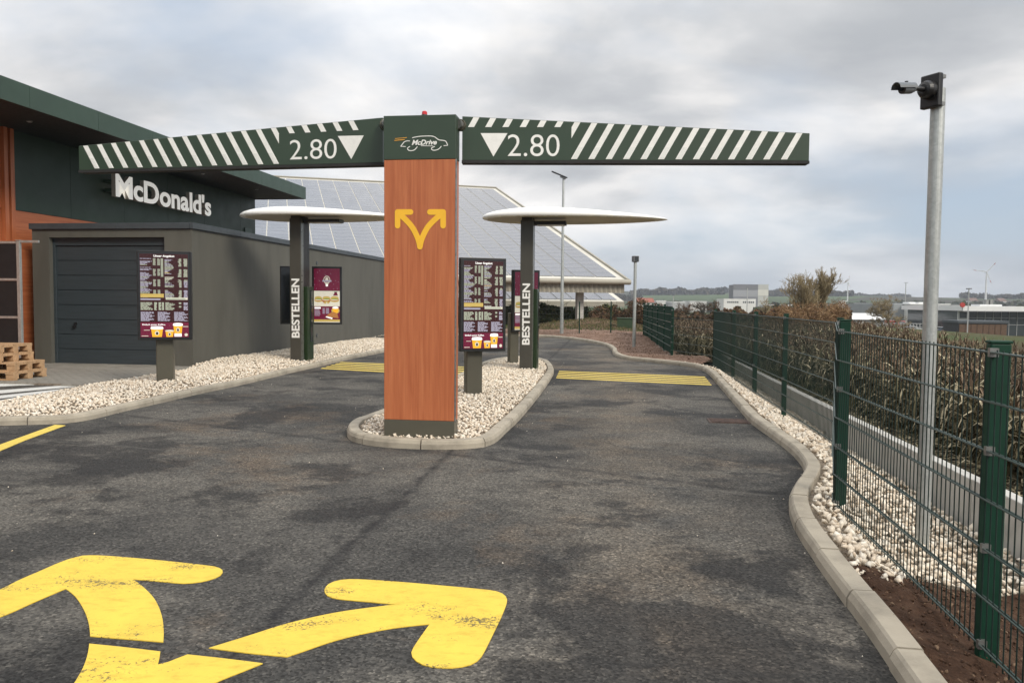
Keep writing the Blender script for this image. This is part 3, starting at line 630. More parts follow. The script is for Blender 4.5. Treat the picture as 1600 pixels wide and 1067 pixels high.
# block paving in front of the garage
pav = [P(x, y, .03)[:2] for x, y in ((-120, 593), (0, 596.5), (70, 599), (135, 601.5), (178, 593), (239, 584.5), (292, 575.8))]
pav = [tuple(p) for p in pav]+[tuple(fp(GFR, .02, .18, 0)[:2]), tuple(fp(GFR, -7, .18, 0)[:2])]
slabpoly('paving_bed', pav, .022, bed_soil)
root = bpy.data.objects.new('paving', None); root['kind'] = 'structure'; COL.objects.link(root)
cells = []
for j in range(-45, 3):
    for i in range(-32, 3):
        x = i*.2+(j % 2)*.1; y = j*.1; c = fp(GFR, x, y, 0); cells.append((c[0], c[1], x, y))
cells = [c for c in cells if in_poly(np.array([c[0]]), np.array([c[1]]), pav)[0]]
cells.sort(key=lambda c: math.hypot(c[0]+7.5, c[1]-13))
mb0 = MB(); mb0.box((np.zeros(3), GFR[1], GFR[2], EZ), -.0965, .0965, -.0465, .0465, 0, .034)
pm = bpy.data.meshes.new('paver'); pm.from_pydata([tuple(v) for v in mb0.v], [], mb0.f); pm.materials.append(paver_m)
rest = MB()
for n, c in enumerate(cells):
    if n < 300:
        o = bpy.data.objects.new('paver', pm); o.location = (c[0], c[1], random.uniform(-.002, .003)); link(o, root)
    else: rest.box((np.array([c[0], c[1], random.uniform(-.002, .003)]), GFR[1], GFR[2], EZ), -.0965, .0965, -.0465, .0465, 0, .034)
if rest.v: build('pavers', rest, paver_m, root, kind='stuff')
# ------------------------------------------------------------ restaurant building
ZS = 4.90
W0 = P(398, 311, ZS); RB = frame((W0[0], W0[1], 0), -7.6)
WL = (RB[0], RB[2], -RB[1], EZ)                  # wall frame: x runs away from the camera along the wall, y into the wall
t = thing('restaurant', 'dark green restaurant with orange wood base and wide flat roof overhang, behind the garage', 'building', RB[0])
mb = MB(); mb.box(RB, -14, -.03, -30, -.005, -.1, ZS); build('wall', mb, greenw, t)
zb = 3.24
seams = [1.13*q for q in (0, -.95, -3.0, -4.75, -6.5, -8.25, -9.95, -11.7, -13.4, -15.1, -16.8, -18.5, -20.2)]
for a, b in zip(seams[1:], seams[:-1]):
    mb = MB(); mb.box(WL, a+.004, b-.004, -.012, .028, zb+.004, ZS-.005); build('cladding_panel', mb, greenw, t)
    for k in range(4):
        z0 = .05+k*.797; mb = MB(); mb.box(WL, a+.003, b-.003, -.006, .028, z0+.003, z0+.794); build('wood_panel', mb, woodh, t)
for px in (2.5, 12.5):
    s0, _ = hit(px-3, 300, WL); s1, _ = hit(px+3, 300, WL)
    mb = MB(); mb.box(WL, s0, s1, -.12, -.014, .05, ZS-.01); build('wood_fin', mb, wood, t)
s0, _ = hit(-60, 300, WL); s1, _ = hit(17, 300, WL)
mb = MB(); mb.box(WL, s0, s1-.02, -.030, -.013, zb, ZS-.01); build('wood_panel', mb, wood, t)
FC = P(478, 311, ZS); fx = float(np.dot(FC-RB[0], RB[1])); fy = float(np.dot(FC-RB[0], RB[2]))
mb = MB(); mb.box(RB, -13.9, fx-.04, -29.9, fy-.04, ZS, ZS+.34); rf = build('roof', mb, soffit, t)
fs = [fy]+[1.13*float(v)-RB[0][1] for v in (23.3, 21.4, 19.8, 18.1, 16.4, 14.7, 13.0, 11.3, 9.6, 7.9, 6.2, 4.5, 2.8, 1.1)]
for a, b in zip(fs[1:], fs[:-1]):
    mb = MB(); mb.box(RB, fx-.03, fx, a+.004, b-.004, ZS-.015, ZS+.392); build('fascia_panel', mb, greenf, rf)
for k in range(8):
    mb = MB(); mb.box(RB, fx-.032-1.7*(k+1)+.004, fx-.032-1.7*k-.004, fy-.03, fy, ZS-.015, ZS+.392); build('fascia_panel', mb, greenf, rf)
for px, py in ((46, 189), (317, 271), (401, 295)):
    q = P(px, py, ZS-.002); mb = MB(); mb.tube([q+[0, 0, .0], q+[0, 0, -.022]], .055, 16); dl_ = build('downlight', mb, steel, t)
    mb = MB(); mb.tube([q+[0, 0, -.0225], q+[0, 0, -.026]], .04, 16); build('lens', mb, led_w, dl_)
mb = MB(); s0, z0 = hit(381, 358, WL); s1, z1 = hit(392, 356, WL); mb.box(WL, s0, s1, -.05, -.013, z0-.15, z0+.05); build('wall_box', mb, greenf, t)
# sign letters
SG = (RB[0]+RB[1]*.36, RB[2], -RB[1], EZ)
s0, z0 = hit(181, 309.5, SG); s1, z1 = hit(330, 338, SG); _, zt = hit(184, 270, SG)
sg = thing('lettering_sign', 'cream white raised letters McDonald\'s on the dark green wall', 'sign', fp(SG, s0, .3, z0))
word = "McDonald's"; zz0 = (z0+z1)/2+.01; zz1 = zt
# place letter by letter, each a part
def glyph_widths(word, off):
    out = []
    for ch in word:
        cu = bpy.data.curves.new('t', 'FONT'); cu.body = ch; cu.size = 1; cu.offset = off; o = bpy.data.objects.new('t', cu); COL.objects.link(o)
        dg = bpy.context.evaluated_depsgraph_get(); me = bpy.data.meshes.new_from_object(o.evaluated_get(dg)); v = np.array([tuple(p.co) for p in me.vertices])
        out.append((v[:, 0].min(), v[:, 0].max(), v[:, 1].min(), v[:, 1].max())); bpy.data.objects.remove(o); bpy.data.curves.remove(cu); bpy.data.meshes.remove(me)
    return out
def letter_idx(m_, fr):
    v = np.array(m_.v); out = []
    for f in m_.f:
        a, b, c = v[f[0]], v[f[1]], v[f[2]]; n = np.cross(b-a, c-a); n = n/(np.linalg.norm(n)+1e-12); out.append(1 if abs(n@fr[2]) > .9 else 0)
    return out
sign_side_shaded = mat('beige shaded letter returns', (.44, .40, .34), .5, var=.04)  # letter sides darker than the faces: their shade is put into the colour
def letters(word, fr, x0, x1, z0, z1, y0, depth, mat_, parent, off=.02, gap=.06, bev=0, name='letter', shear=0.):
    gw_ = glyph_widths(word, off); wtot = sum(b-a for a, b, _, _ in gw_)+gap*(len(word)-1)
    lo = min(g[2] for g in gw_); hi = max(g[3] for g in gw_); sx = (x1-x0)/wtot; sz = (z1-z0)/(hi-lo); x = x0
    for ch, (a, b, c, d) in zip(word, gw_):
        m_ = text_mesh(ch, fr, x, x+(b-a)*sx, z0+(c-lo)*sz, z0+(d-lo)*sz, y0, depth, off, shear); m_.m = letter_idx(m_, fr) if isinstance(mat_, list) else m_.m; build(name, m_, mat_, parent, bev=bev); x += (b-a+gap)*sx
letters(word, SG, s0, s1, zz0, zz1, 0, .11, [sign_side_shaded, sign_w], sg, .030, .03)
mb = MB(); mb.box(SG, s0, s1, .112, .30, zz0+.12, zz0+.2); mb.box(SG, s0, s1, .112, .346, zz0+.36, zz0+.42); build('mounting_rail', mb, greenf, sg)

# ------------------------------------------------------------ garage
gl = float(np.dot(P(60, 569)-GFR[0], GFR[1])); GH = 2.93; GLn = 13.8
t = thing('garage', 'flat roofed olive grey garage with a slate blue sectional door', 'garage', GFR[0])
dL_, dR_ = [float(np.dot(P(x, 570)-GFR[0], GFR[1])) for x in (82, 288)]; dT = 2.66
mb = MB(); mb.box(GFR, gl, dL_, 0, .25, -.05, GH-.12); mb.box(GFR, dR_, 0, 0, .25, -.05, GH-.12); mb.box(GFR, dL_, dR_, 0, .25, dT, GH-.12)
build('front_wall', mb, garage_w, t)
mb = MB(); mb.box(GFR, -.15, 0, .25, 5.2, -.05, GH-.12); build('side_wall', mb, garage_w, t)
mb = MB(); mb.box(GFR, -.15, 0, 5.212, GLn, -.05, GH-.12); build('side_wall', mb, garage_w, t)
mb = MB(); mb.box(GFR, gl, gl+.15, .25, GLn, -.05, GH-.12); mb.box(GFR, gl+.15, -.15, GLn-.15, GLn, -.05, GH-.12); build('rear_wall', mb, garage_w, t)
mb = MB(); mb.box(GFR, gl, 0, 0, GLn, GH-.12, GH-.03); rf = build('roof', mb, garage_t, t)
k = 0; y = -.03
while y < GLn:
    mb = MB(); mb.box(GFR, -.02, .045, y+.002, min(y+2.0, GLn+.03)-.002, GH-.10, GH+.02); build('roof_trim', mb, garage_t, rf, bev=.004); y += 2.0
x = gl-.04
while x < -.03:
    mb = MB(); mb.box(GFR, x+.002, min(x+2.0, -.022)-.002, -.045, .03, GH-.10, GH+.02); build('roof_trim', mb, garage_t, rf, bev=.004); x += 2.0
dr = MB(); dr.box(GFR, dL_+.002, dL_+.06, .10, .16, 0, dT-.002); dr.box(GFR, dR_-.06, dR_-.002, .10, .16, 0, dT-.002); dr.box(GFR, dL_+.06, dR_-.06, .10, .16, dT-.16, dT-.002)
door = build('garage_door', dr, door_m, t, bev=.004)
nS = 8; hS = (dT-.16-.03)/nS
for k in range(nS):
    mb = MB(); z0 = .03+k*hS; mb.box(GFR, dL_+.063, dR_-.063, .13, .17, z0+.006, z0+hS-.006); mb.box(GFR, dL_+.063, dR_-.063, .142, .165, z0-.006, z0+.006); build('door_section', mb, door_m, door, bev=.003)
hx, hz_ = hit(119, 508, (fp(GFR, 0, .13, 0), GFR[1], GFR[2], EZ))
mb = MB(); mb.tube([fp(GFR, hx, .128, hz_+.03), fp(GFR, hx, .09, hz_+.03)], .03, 12); mb.box(GFR, hx-.06, hx+.015, .075, .09, hz_-.045, hz_-.02); mb.box(GFR, hx-.012, hx+.012, .075, .125, hz_-.04, hz_+.03); build('handle', mb, black, door)
# rear utility door leaf joint and lock covers on the side wall
SW = (GFR[0], GFR[2], -GFR[1], EZ)
s0, _ = hit(491, 480, SW); s1, _ = hit(499, 480, SW)
mb = MB(); mb.box(SW, s0-1.1, s1, -.014, .0, .15, GH-.16); sd = build('side_door', mb, garage_w, t)
for py in (411, 524):
    a, b = hit(494, py, SW); mb = MB(); mb.tube([fp(SW, a, -.014, b), fp(SW, a, -.03, b)], .05, 12); build('lock_cover', mb, garage_t, sd)

# ------------------------------------------------------------ gate, pallets at the left
g0 = D(33.5, 560, 15); GT = frame((g0[0], g0[1], .0), -7.5)
t = thing('storage_gate', 'galvanised gate frame with black infill panels beside the orange wall', 'gate', GT[0])
zt = D(33, 379, 15)[2]; z1 = D(33, 437, 15)[2]; z2 = D(33, 496, 15)[2]
mb = MB(); mb.box(GT, -.035, .035, -.03, .03, .02, zt+.03); mb.box(GT, -1.3, -1.24, -.03, .03, .02, zt+.03)
for z in (zt, z1, z2, .15): mb.box(GT, -1.24, -.035, -.022, .022, z-.022, z+.022)
build('frame', mb, galv, t, bev=.004)
for a, b in ((.172, z2-.022), (z2+.022, z1-.022), (z1+.022, zt-.022)):
    mb = MB(); mb.box(GT, -1.235, -.04, -.008, .008, a+.002, b-.002); build('infill_panel', mb, dark_p, t)
mb = MB(); mb.box(GT, .036, .42, -.02, .02, zt-.005, zt+.04); build('top_rail', mb, galv, t); mb = MB(); mb.box(GT, -.05, .05, -.04, .04, zt+.032, zt+.045); build('post_cap', mb, galv, t)
pa = P(38, 594, .04)
PF = frame((pa[0], pa[1], .036), -4)
def pallet(x, y, z, yaw, label):
    o_ = fp(PF, x, y, z); fr = frame(o_, yaw); t = thing('pallet', label, 'pallet', o_, 'stacked wooden pallets')
    for yy in (-.35, 0, .35): mb = MB(); mb.box(fr, -.6, .6, yy-.05, yy+.05, 0, .022); build('bottom_board', mb, pallet_w, t)
    for yy in (-.33, 0, .33):
        for xx in (-.53, 0, .53): mb = MB(); mb.box(fr, xx-.07, xx+.07, yy-.06, yy+.06, .023, .10); build('block', mb, pallet_w, t)
    for xx in (-.53, 0, .53): mb = MB(); mb.box(fr, xx-.07, xx+.07, -.4, .4, .101, .122); build('cross_board', mb, pallet_w, t)
    for k in range(7): yy = -.35+k*.1167; mb = MB(); mb.box(fr, -.6, .6, yy-.05, yy+.05, .123, .144); build('top_board', mb, pallet_w, t)
xr = float(np.dot(P(77, 584, .04)-PF[0], PF[1]))
pallet(xr-.40, .35, 0, -6, 'lowest wooden pallet of the stack, on the pavers left of the garage')
pallet(xr-.44, .36, .145, -2, 'second wooden pallet from the ground in the stack left of the garage')
pallet(xr-.64, .37, .29, -9, 'third wooden pallet from the ground, set further left in the stack')
pallet(xr-.68, .38, .435, -5, 'topmost wooden pallet of the stack beside the black gate')
# ------------------------------------------------------------ height limit pillar
A = P(600, 676, .1); PL = frame((A[0], A[1], 0), -7.5); B = hit(709.7, 680, PL); PW = B[0]; PD = .17
_, ztop = hit(604, 181.5, PL); _, zc = hit(603, 250, PL); _, zpl = hit(600, 655, PL)
t = thing('clearance_pillar', 'tall orange wood pillar with dark green head, carrying the height bars on the island', 'pillar', fp(PL, PW/2, PD/2, 0.03))
mb = MB(); mb.box(PL, 0, PW, 0, PD, .03, zpl-.002); build('plinth', mb, olive, t, bev=.004)
mb = MB(); mb.box(PL, 0, PW, 0, PD, zpl, zc-.002); build('wood_panel', mb, wood, t, bev=.005)
mb = MB(); mb.box(PL, PW+.0005, PW+.012, -.002, .025, zpl, zc-.002); build('edge_trim', mb, steel, t)
mb = MB(); mb.box(PL, -.004, PW+.004, -.004, PD+.004, zc, ztop); hd = build('head_panel', mb, green, t, bev=.004)
q = hit(660, 181, PL); mb = MB(); c = fp(PL, q[0], PD/2, ztop); mb.tube([c, c+[0, 0, .022]], [.034, .030], 16); wl = build('warning_lamp', mb, black, t)
mb = MB(); mb.tube([c+[0, 0, .0225], c+[0, 0, .05], c+[0, 0, .058]], [.028, .026, .018], 16); build('red_lens', mb, red_l, wl)
fr0 = (fp(PL, 0, 0, 0), PL[1], PL[2], EZ)
def lg(l, k=.2251, ox=590, oy=160): return [hit(ox+x*k, oy+y*k, fr0) for x, y in l]
def decal(polys, fr, y0, mat_, name, parent, th=.003):
    mb = MB()
    for p in polys: mb.prism(list(p), fr, y0-th, y0, 0)
    return build(name, mb, mat_, parent)
def sm2(l, st=.006): return [tuple(p) for p in smooth_path(l, st)]
wline = .0075
car = [stroke2(sm2(lg([(243, 248), (270, 242), (310, 237), (370, 236), (396, 242), (412, 253), (428, 263), (452, 266), (472, 271), (481, 284), (487, 300)])), wline), stroke2(lg([(487, 301), (461, 303)]), wline*.8),
       stroke2(sm2(lg([(223, 270), (205, 270), (188, 276), (174, 291), (162, 308)])), wline), stroke2(lg([(162, 308), (195, 309)]), wline*.8),
       stroke2(sm2(lg([(224, 309), (209, 320), (213, 332), (232, 338), (258, 331), (276, 311)])), wline), stroke2(sm2(lg([(396, 309), (375, 320), (380, 332), (398, 335), (424, 327), (442, 308)])), wline), stroke2(lg([(303, 304), (385, 305)]), wline*.7)]
decal(car, fr0, -.0045, white_v, 'car_emblem', hd)
decal([stroke2(lg([(124, 254), (203, 247)]), .0055), stroke2(lg([(120, 267), (187, 261)]), .007)], fr0, -.0045, orange_s, 'speed_lines', hd)
x0, z0 = hit(590+238*.2251, 160+299*.2251, fr0); x1, z1 = hit(590+413*.2251, 160+260*.2251, fr0)
m_ = text_mesh('McDrive', fr0, x0, x1, z0, z1, -.0078, .0032, .028, .32); build('lettering', m_, white_v, hd)
sw = 38*.2251/158*1.0
arr = [stroke2(lg([(232, 762), (150, 762), (140, 766), (139, 780), (139, 858)]), sw)]
arr = [stroke2(lg([(229, 762), (139, 762)]), sw), stroke2(lg([(139, 762), (139, 857)]), sw), stroke2(lg([(363, 762), (455, 762)]), sw), stroke2(lg([(455, 762), (455, 857)]), sw),
       stroke2(sm2(lg([(150, 775), (195, 815), (240, 866), (272, 925), (288, 970), (294, 1003)])), sw), stroke2(sm2(lg([(445, 775), (400, 812), (350, 865), (317, 925), (301, 970), (294, 1003)])), sw)]
mb = MB()
for i, p in enumerate(arr): mb.prism(p, fr0, -.0022-.0003*i, -.0006)
build('fork_arrow', mb, yellow_s, t)

# ------------------------------------------------------------ height bars
def hbar(label, ib, ob, it, ot, side, stripes, clipx, clipl, txt, tri):
    """ib/ob inner and outer bottom corners in the photo, it/ot the top ones"""
    A = P(*ib, 2.8); B = P(*ob, 2.8)
    if side < 0: A, B = A, B
    lo, hi = (B, A) if side < 0 else (A, B)
    d = hi-lo; yaw = math.degrees(math.atan2(d[1], d[0])); fr = frame((lo[0], lo[1], 0), yaw); Lb = np.linalg.norm(d[:2])
    zi = hit(*it, fr)[1]; zo = hit(*ot, fr)[1]; zl, zr = (zo, zi) if side < 0 else (zi, zo); zb_ = 2.8
    top = lambda s: zl+(zr-zl)*s/Lb
    ti = thing('height_bar', label, 'height bar', fp(fr, Lb if side < 0 else 0, .06, zb_), 'striped height limit bars')
    mb = MB(); mb.prism([(0, zb_), (Lb, zb_), (Lb, zr), (0, zl)], fr, 0, .11); build('bar_panel', mb, green, ti, bev=.003)
    mb = MB(); mb.box(fr, -.004, Lb+.004, -.006, .116, zb_-.028, zb_-.001); build('rubber_edge', mb, black_r, ti)
    sx = lambda px, py: hit(px, py, fr)[0]
    slant = stripes['slant']; w0 = stripes['w']; a = sx(*stripes['a']); b = sx(*stripes['b']); n = stripes['n']; st = (b-a)/n
    cx_ = sx(clipx, 240); kz = [hit(*p, fr) for p in clipl]
    zline = lambda s: kz[0][1]+(kz[1][1]-kz[0][1])*(s-kz[0][0])/(kz[1][0]-kz[0][0])
    for i in (range(0, n+9) if side < 0 else range(-9, n+1)):
        s = a+st*i; z0 = zb_+.012; hgt = 1.0
        pts = [(s, z0), (s+w0, z0), (s+w0+slant*hgt, z0+hgt), (s+slant*hgt, z0+hgt)]
        k = (zr-zl)/Lb; pts = clip_poly(pts, -k, 1, zl-.004)
        pts = clip_poly(pts, -1, 0, -.01); pts = clip_poly(pts, 1, 0, Lb-.01)
        if len(pts) < 3: continue
        # outside the text field in full, inside only above the line
        fld = (lambda q: q[0] > cx_) if side < 0 else (lambda q: q[0] < cx_)
        o1 = clip_poly(pts, 1, 0, cx_) if side < 0 else clip_poly(pts, -1, 0, -cx_)
        i1 = clip_poly(pts, -1, 0, -cx_) if side < 0 else clip_poly(pts, 1, 0, cx_)
        kk = (kz[1][1]-kz[0][1])/(kz[1][0]-kz[0][0]); cc = kz[0][1]-kk*kz[0][0]
        i1 = clip_poly(i1, kk, -1, -cc) if len(i1) > 2 else []
        if len(o1) > 2:
            mb = MB(); mb.prism(o1, fr, -.003, -.0006); s_ = build('stripe', mb, white_v, ti)
            low = clip_poly(o1, 0, 1, zb_+.125)
            if len(low) > 3: low = clip_poly([( (x-(s+w0/2+slant*(z-z0)))*.72+(s+w0/2+slant*(z-z0)), z) for x, z in low], 0, -1, -(z0+.008)); mb = MB(); mb.prism(low, fr, -.0046, -.0032); build('reflector', mb, white_r, s_)
        if len(i1) > 2: mb = MB(); mb.prism(i1, fr, -.003, -.0006); build('stripe', mb, white_v, ti)
    x0, z0 = hit(*txt[0], fr); x1, z1 = hit(*txt[1], fr)
    letters_ = text_mesh('2.80', fr, x0, x1, z0, z1, -.003, .0024, -.006); build('lettering', letters_, white_v, ti)
    decal([[hit(*p, fr) for p in tri]], fr, -.0006, white_v, 'triangle', ti, .0024)
    # joint to the pillar
    e = Lb if side < 0 else 0; j = fp(fr, e, .055, 0); zz = hit(600 if side < 0 else 719, 196, fr)[1]; pj = fp(PL, 0 if side < 0 else PW, PD/2, 0)
    a_ = np.array([j[0], j[1], zz]); b_ = np.array([pj[0], pj[1], zz]); v = b_-a_
    mb = MB(); mb.tube([a_-v*.02, b_], .045, 16); build('joint', mb, steel, ti, smooth=False)
    mb = MB(); mb.tube([a_+v*.3, a_+v*.6], .058, 16); build('joint_ring', mb, olive, ti)
    return ti
hbar('left striped height bar marked 2.80, in front of the restaurant', (598, 254), (123.5, 266), (597, 184), (121, 228.5), -1,
     dict(slant=-.56, w=.058, a=(148.3, 265), b=(379.5, 258), n=10), 436, ((449, 209), (586, 202.3)), ((453, 250), (526, 217)), ((528, 213), (568.5, 212), (549, 249)))
hbar('right striped height bar marked 2.80, against the sky', (722, 250.5), (1264, 251.5), (722, 182), (1265, 208.5), 1,
     dict(slant=.56, w=.060, a=(892, 249), b=(1220, 250), n=12), 892.5, ((733.5, 199), (883, 199)), ((793, 244.5), (874.5, 210.5)), ((751, 208.5), (793, 208.5), (771, 245)))

# ------------------------------------------------------------ order columns with canopies
col_c = mat('dark bronze column coat', (.056, .053, .043), .38, var=.05, scale=3); col_d = mat('blackish bronze coat', (.022, .021, .018), .45, var=.05)
def canopy(name, parent, c, al, ar, bb, z, yaw, th=.15):
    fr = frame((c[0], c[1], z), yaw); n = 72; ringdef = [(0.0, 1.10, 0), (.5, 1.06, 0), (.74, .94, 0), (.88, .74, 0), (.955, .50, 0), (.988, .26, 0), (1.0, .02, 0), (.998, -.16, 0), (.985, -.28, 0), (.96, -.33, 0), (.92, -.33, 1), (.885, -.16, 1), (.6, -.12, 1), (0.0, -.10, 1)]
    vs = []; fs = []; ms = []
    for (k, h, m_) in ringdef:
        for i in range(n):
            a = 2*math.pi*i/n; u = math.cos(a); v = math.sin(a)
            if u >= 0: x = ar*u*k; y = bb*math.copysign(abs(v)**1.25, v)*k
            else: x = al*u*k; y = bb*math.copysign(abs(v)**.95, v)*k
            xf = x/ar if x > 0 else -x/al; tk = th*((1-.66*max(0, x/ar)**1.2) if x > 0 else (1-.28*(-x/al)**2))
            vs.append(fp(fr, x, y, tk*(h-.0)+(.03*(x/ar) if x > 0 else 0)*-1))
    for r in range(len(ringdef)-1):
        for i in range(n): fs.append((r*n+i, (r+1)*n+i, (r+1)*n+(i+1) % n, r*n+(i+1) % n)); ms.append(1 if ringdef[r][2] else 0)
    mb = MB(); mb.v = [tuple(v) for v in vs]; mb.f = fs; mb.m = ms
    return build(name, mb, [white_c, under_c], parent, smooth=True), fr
def order_column(label, base, topy, wdt, dep, can, lamp, grp, clabel):
    p = P(*base, .1); fr = frame((p[0], p[1], 0), -7.5); ztop_ = hit(base[0], topy, fr)[1]
    t = thing('order_column', label, 'order point', fp(fr, wdt/2, dep/2, .03), grp)
    mb = MB(); mb.prism([(0, .03), (wdt, .03), (wdt, ztop_), (0, ztop_)], fr, 0, .16); build('front_casing', mb, col_c, t, bev=.012)
    mb = MB(); mb.box(fr, .01, wdt-.025, .162, dep, .03, ztop_-.01); build('rear_casing', mb, col_d, t, bev=.006)
    mb = MB(); mb.box(fr, wdt+.0005, wdt+.006, .02, .15, .05, ztop_-.03); build('edge_trim', mb, olive_l, t)
    zg = hit(base[0]+20, 449 if base[0] < 600 else 453, fr)[1]
    mb = MB(); mb.box(fr, wdt-.024, wdt+.075, .19, dep-.03, .06, zg+.02); gb = build('speaker_cover', mb, greenbox, t, bev=.008)
    mb = MB(); mb.box(fr, wdt+.0755, wdt+.085, dep-.22, dep-.10, .5, zg-.05); sp_ = build('speaker_panel', mb, glassd, gb)
    for zz in (.95, 1.3): mb = MB(); c = fp(fr, wdt+.085, dep-.16, zz); mb.tube([c, c+fr[1]*.012], .018, 12); build('button', mb, steel, gb)
    # lettering reading upwards
    return t, fr, ztop_
tL, fL, zL = order_column('left order column lettered BESTELLEN under a white canopy, in the bed by the garage', (453.4, 563.5), 341, .245, .56, None, None, 'order columns lettered BESTELLEN', '')
def vtext(fr, px0, px1, py0, py1, t):
    x0, z0 = hit(px0, py0, fr); x1, z1 = hit(px1, py1, fr); m_ = text_mesh('BESTELLEN', fr, x0, x1, z0, z1, -.0035, .003, .028, rot=1); build('lettering', m_, white_v, t)
vtext(fL, 455.8, 467.8, 527.5, 435.5, tL)
tR, fR, zR = order_column('right order column lettered BESTELLEN under a white canopy, on the island', (811.5, 577), 344, .242, .58, None, None, 'order columns lettered BESTELLEN', '')
vtext(fR, 815.5, 828.5, 538.5, 443, tR)
def add_canopy(t, fr, z, tip_l, tip_r, zc_, depth0, lampx, lampy):
    # tips of the canopy in the photo, at its rim height
    a = P(*tip_l, zc_); b = P(*tip_r, zc_); a = D(*tip_l, depth0[0]); b = D(*tip_r, depth0[1])
    v = b-a; yaw = math.degrees(math.atan2(v[1], v[0])); Lc = np.linalg.norm(v[:2]); c = a+v*.36
    canopy('canopy', t, (c[0], c[1]), Lc*.36, Lc*.64, .88, z+.075, yaw)
    s0 = hit(*lampx, fr)[0]; s1 = hit(*lampy, fr)[0]
    mb = MB(); mb.box(fr, .03, s1, .12, .42, z-.075, z-.004); lm = build('canopy_lamp', mb, black, t, bev=.005)
    mb = MB(); mb.box(fr, s0+.03, s1-.03, .14, .40, z-.083, z-.076); build('diffuser', mb, led_w, lm)
    mb = MB(); mb.box(fr, .02, .22, .02, .5, z-.003, z+.06); build('canopy_bracket', mb, olive_d, t)
add_canopy(tL, fL, zL, (378.5, 328.5), (640, 341), 3.1, (17.2, 16.9), (475, 342), (526.5, 342))
add_canopy(tR, fR, zR, (754, 337.5), (1043.5, 344.5), 3.1, (15.5, 15.2), (835, 345), (883.5, 345))

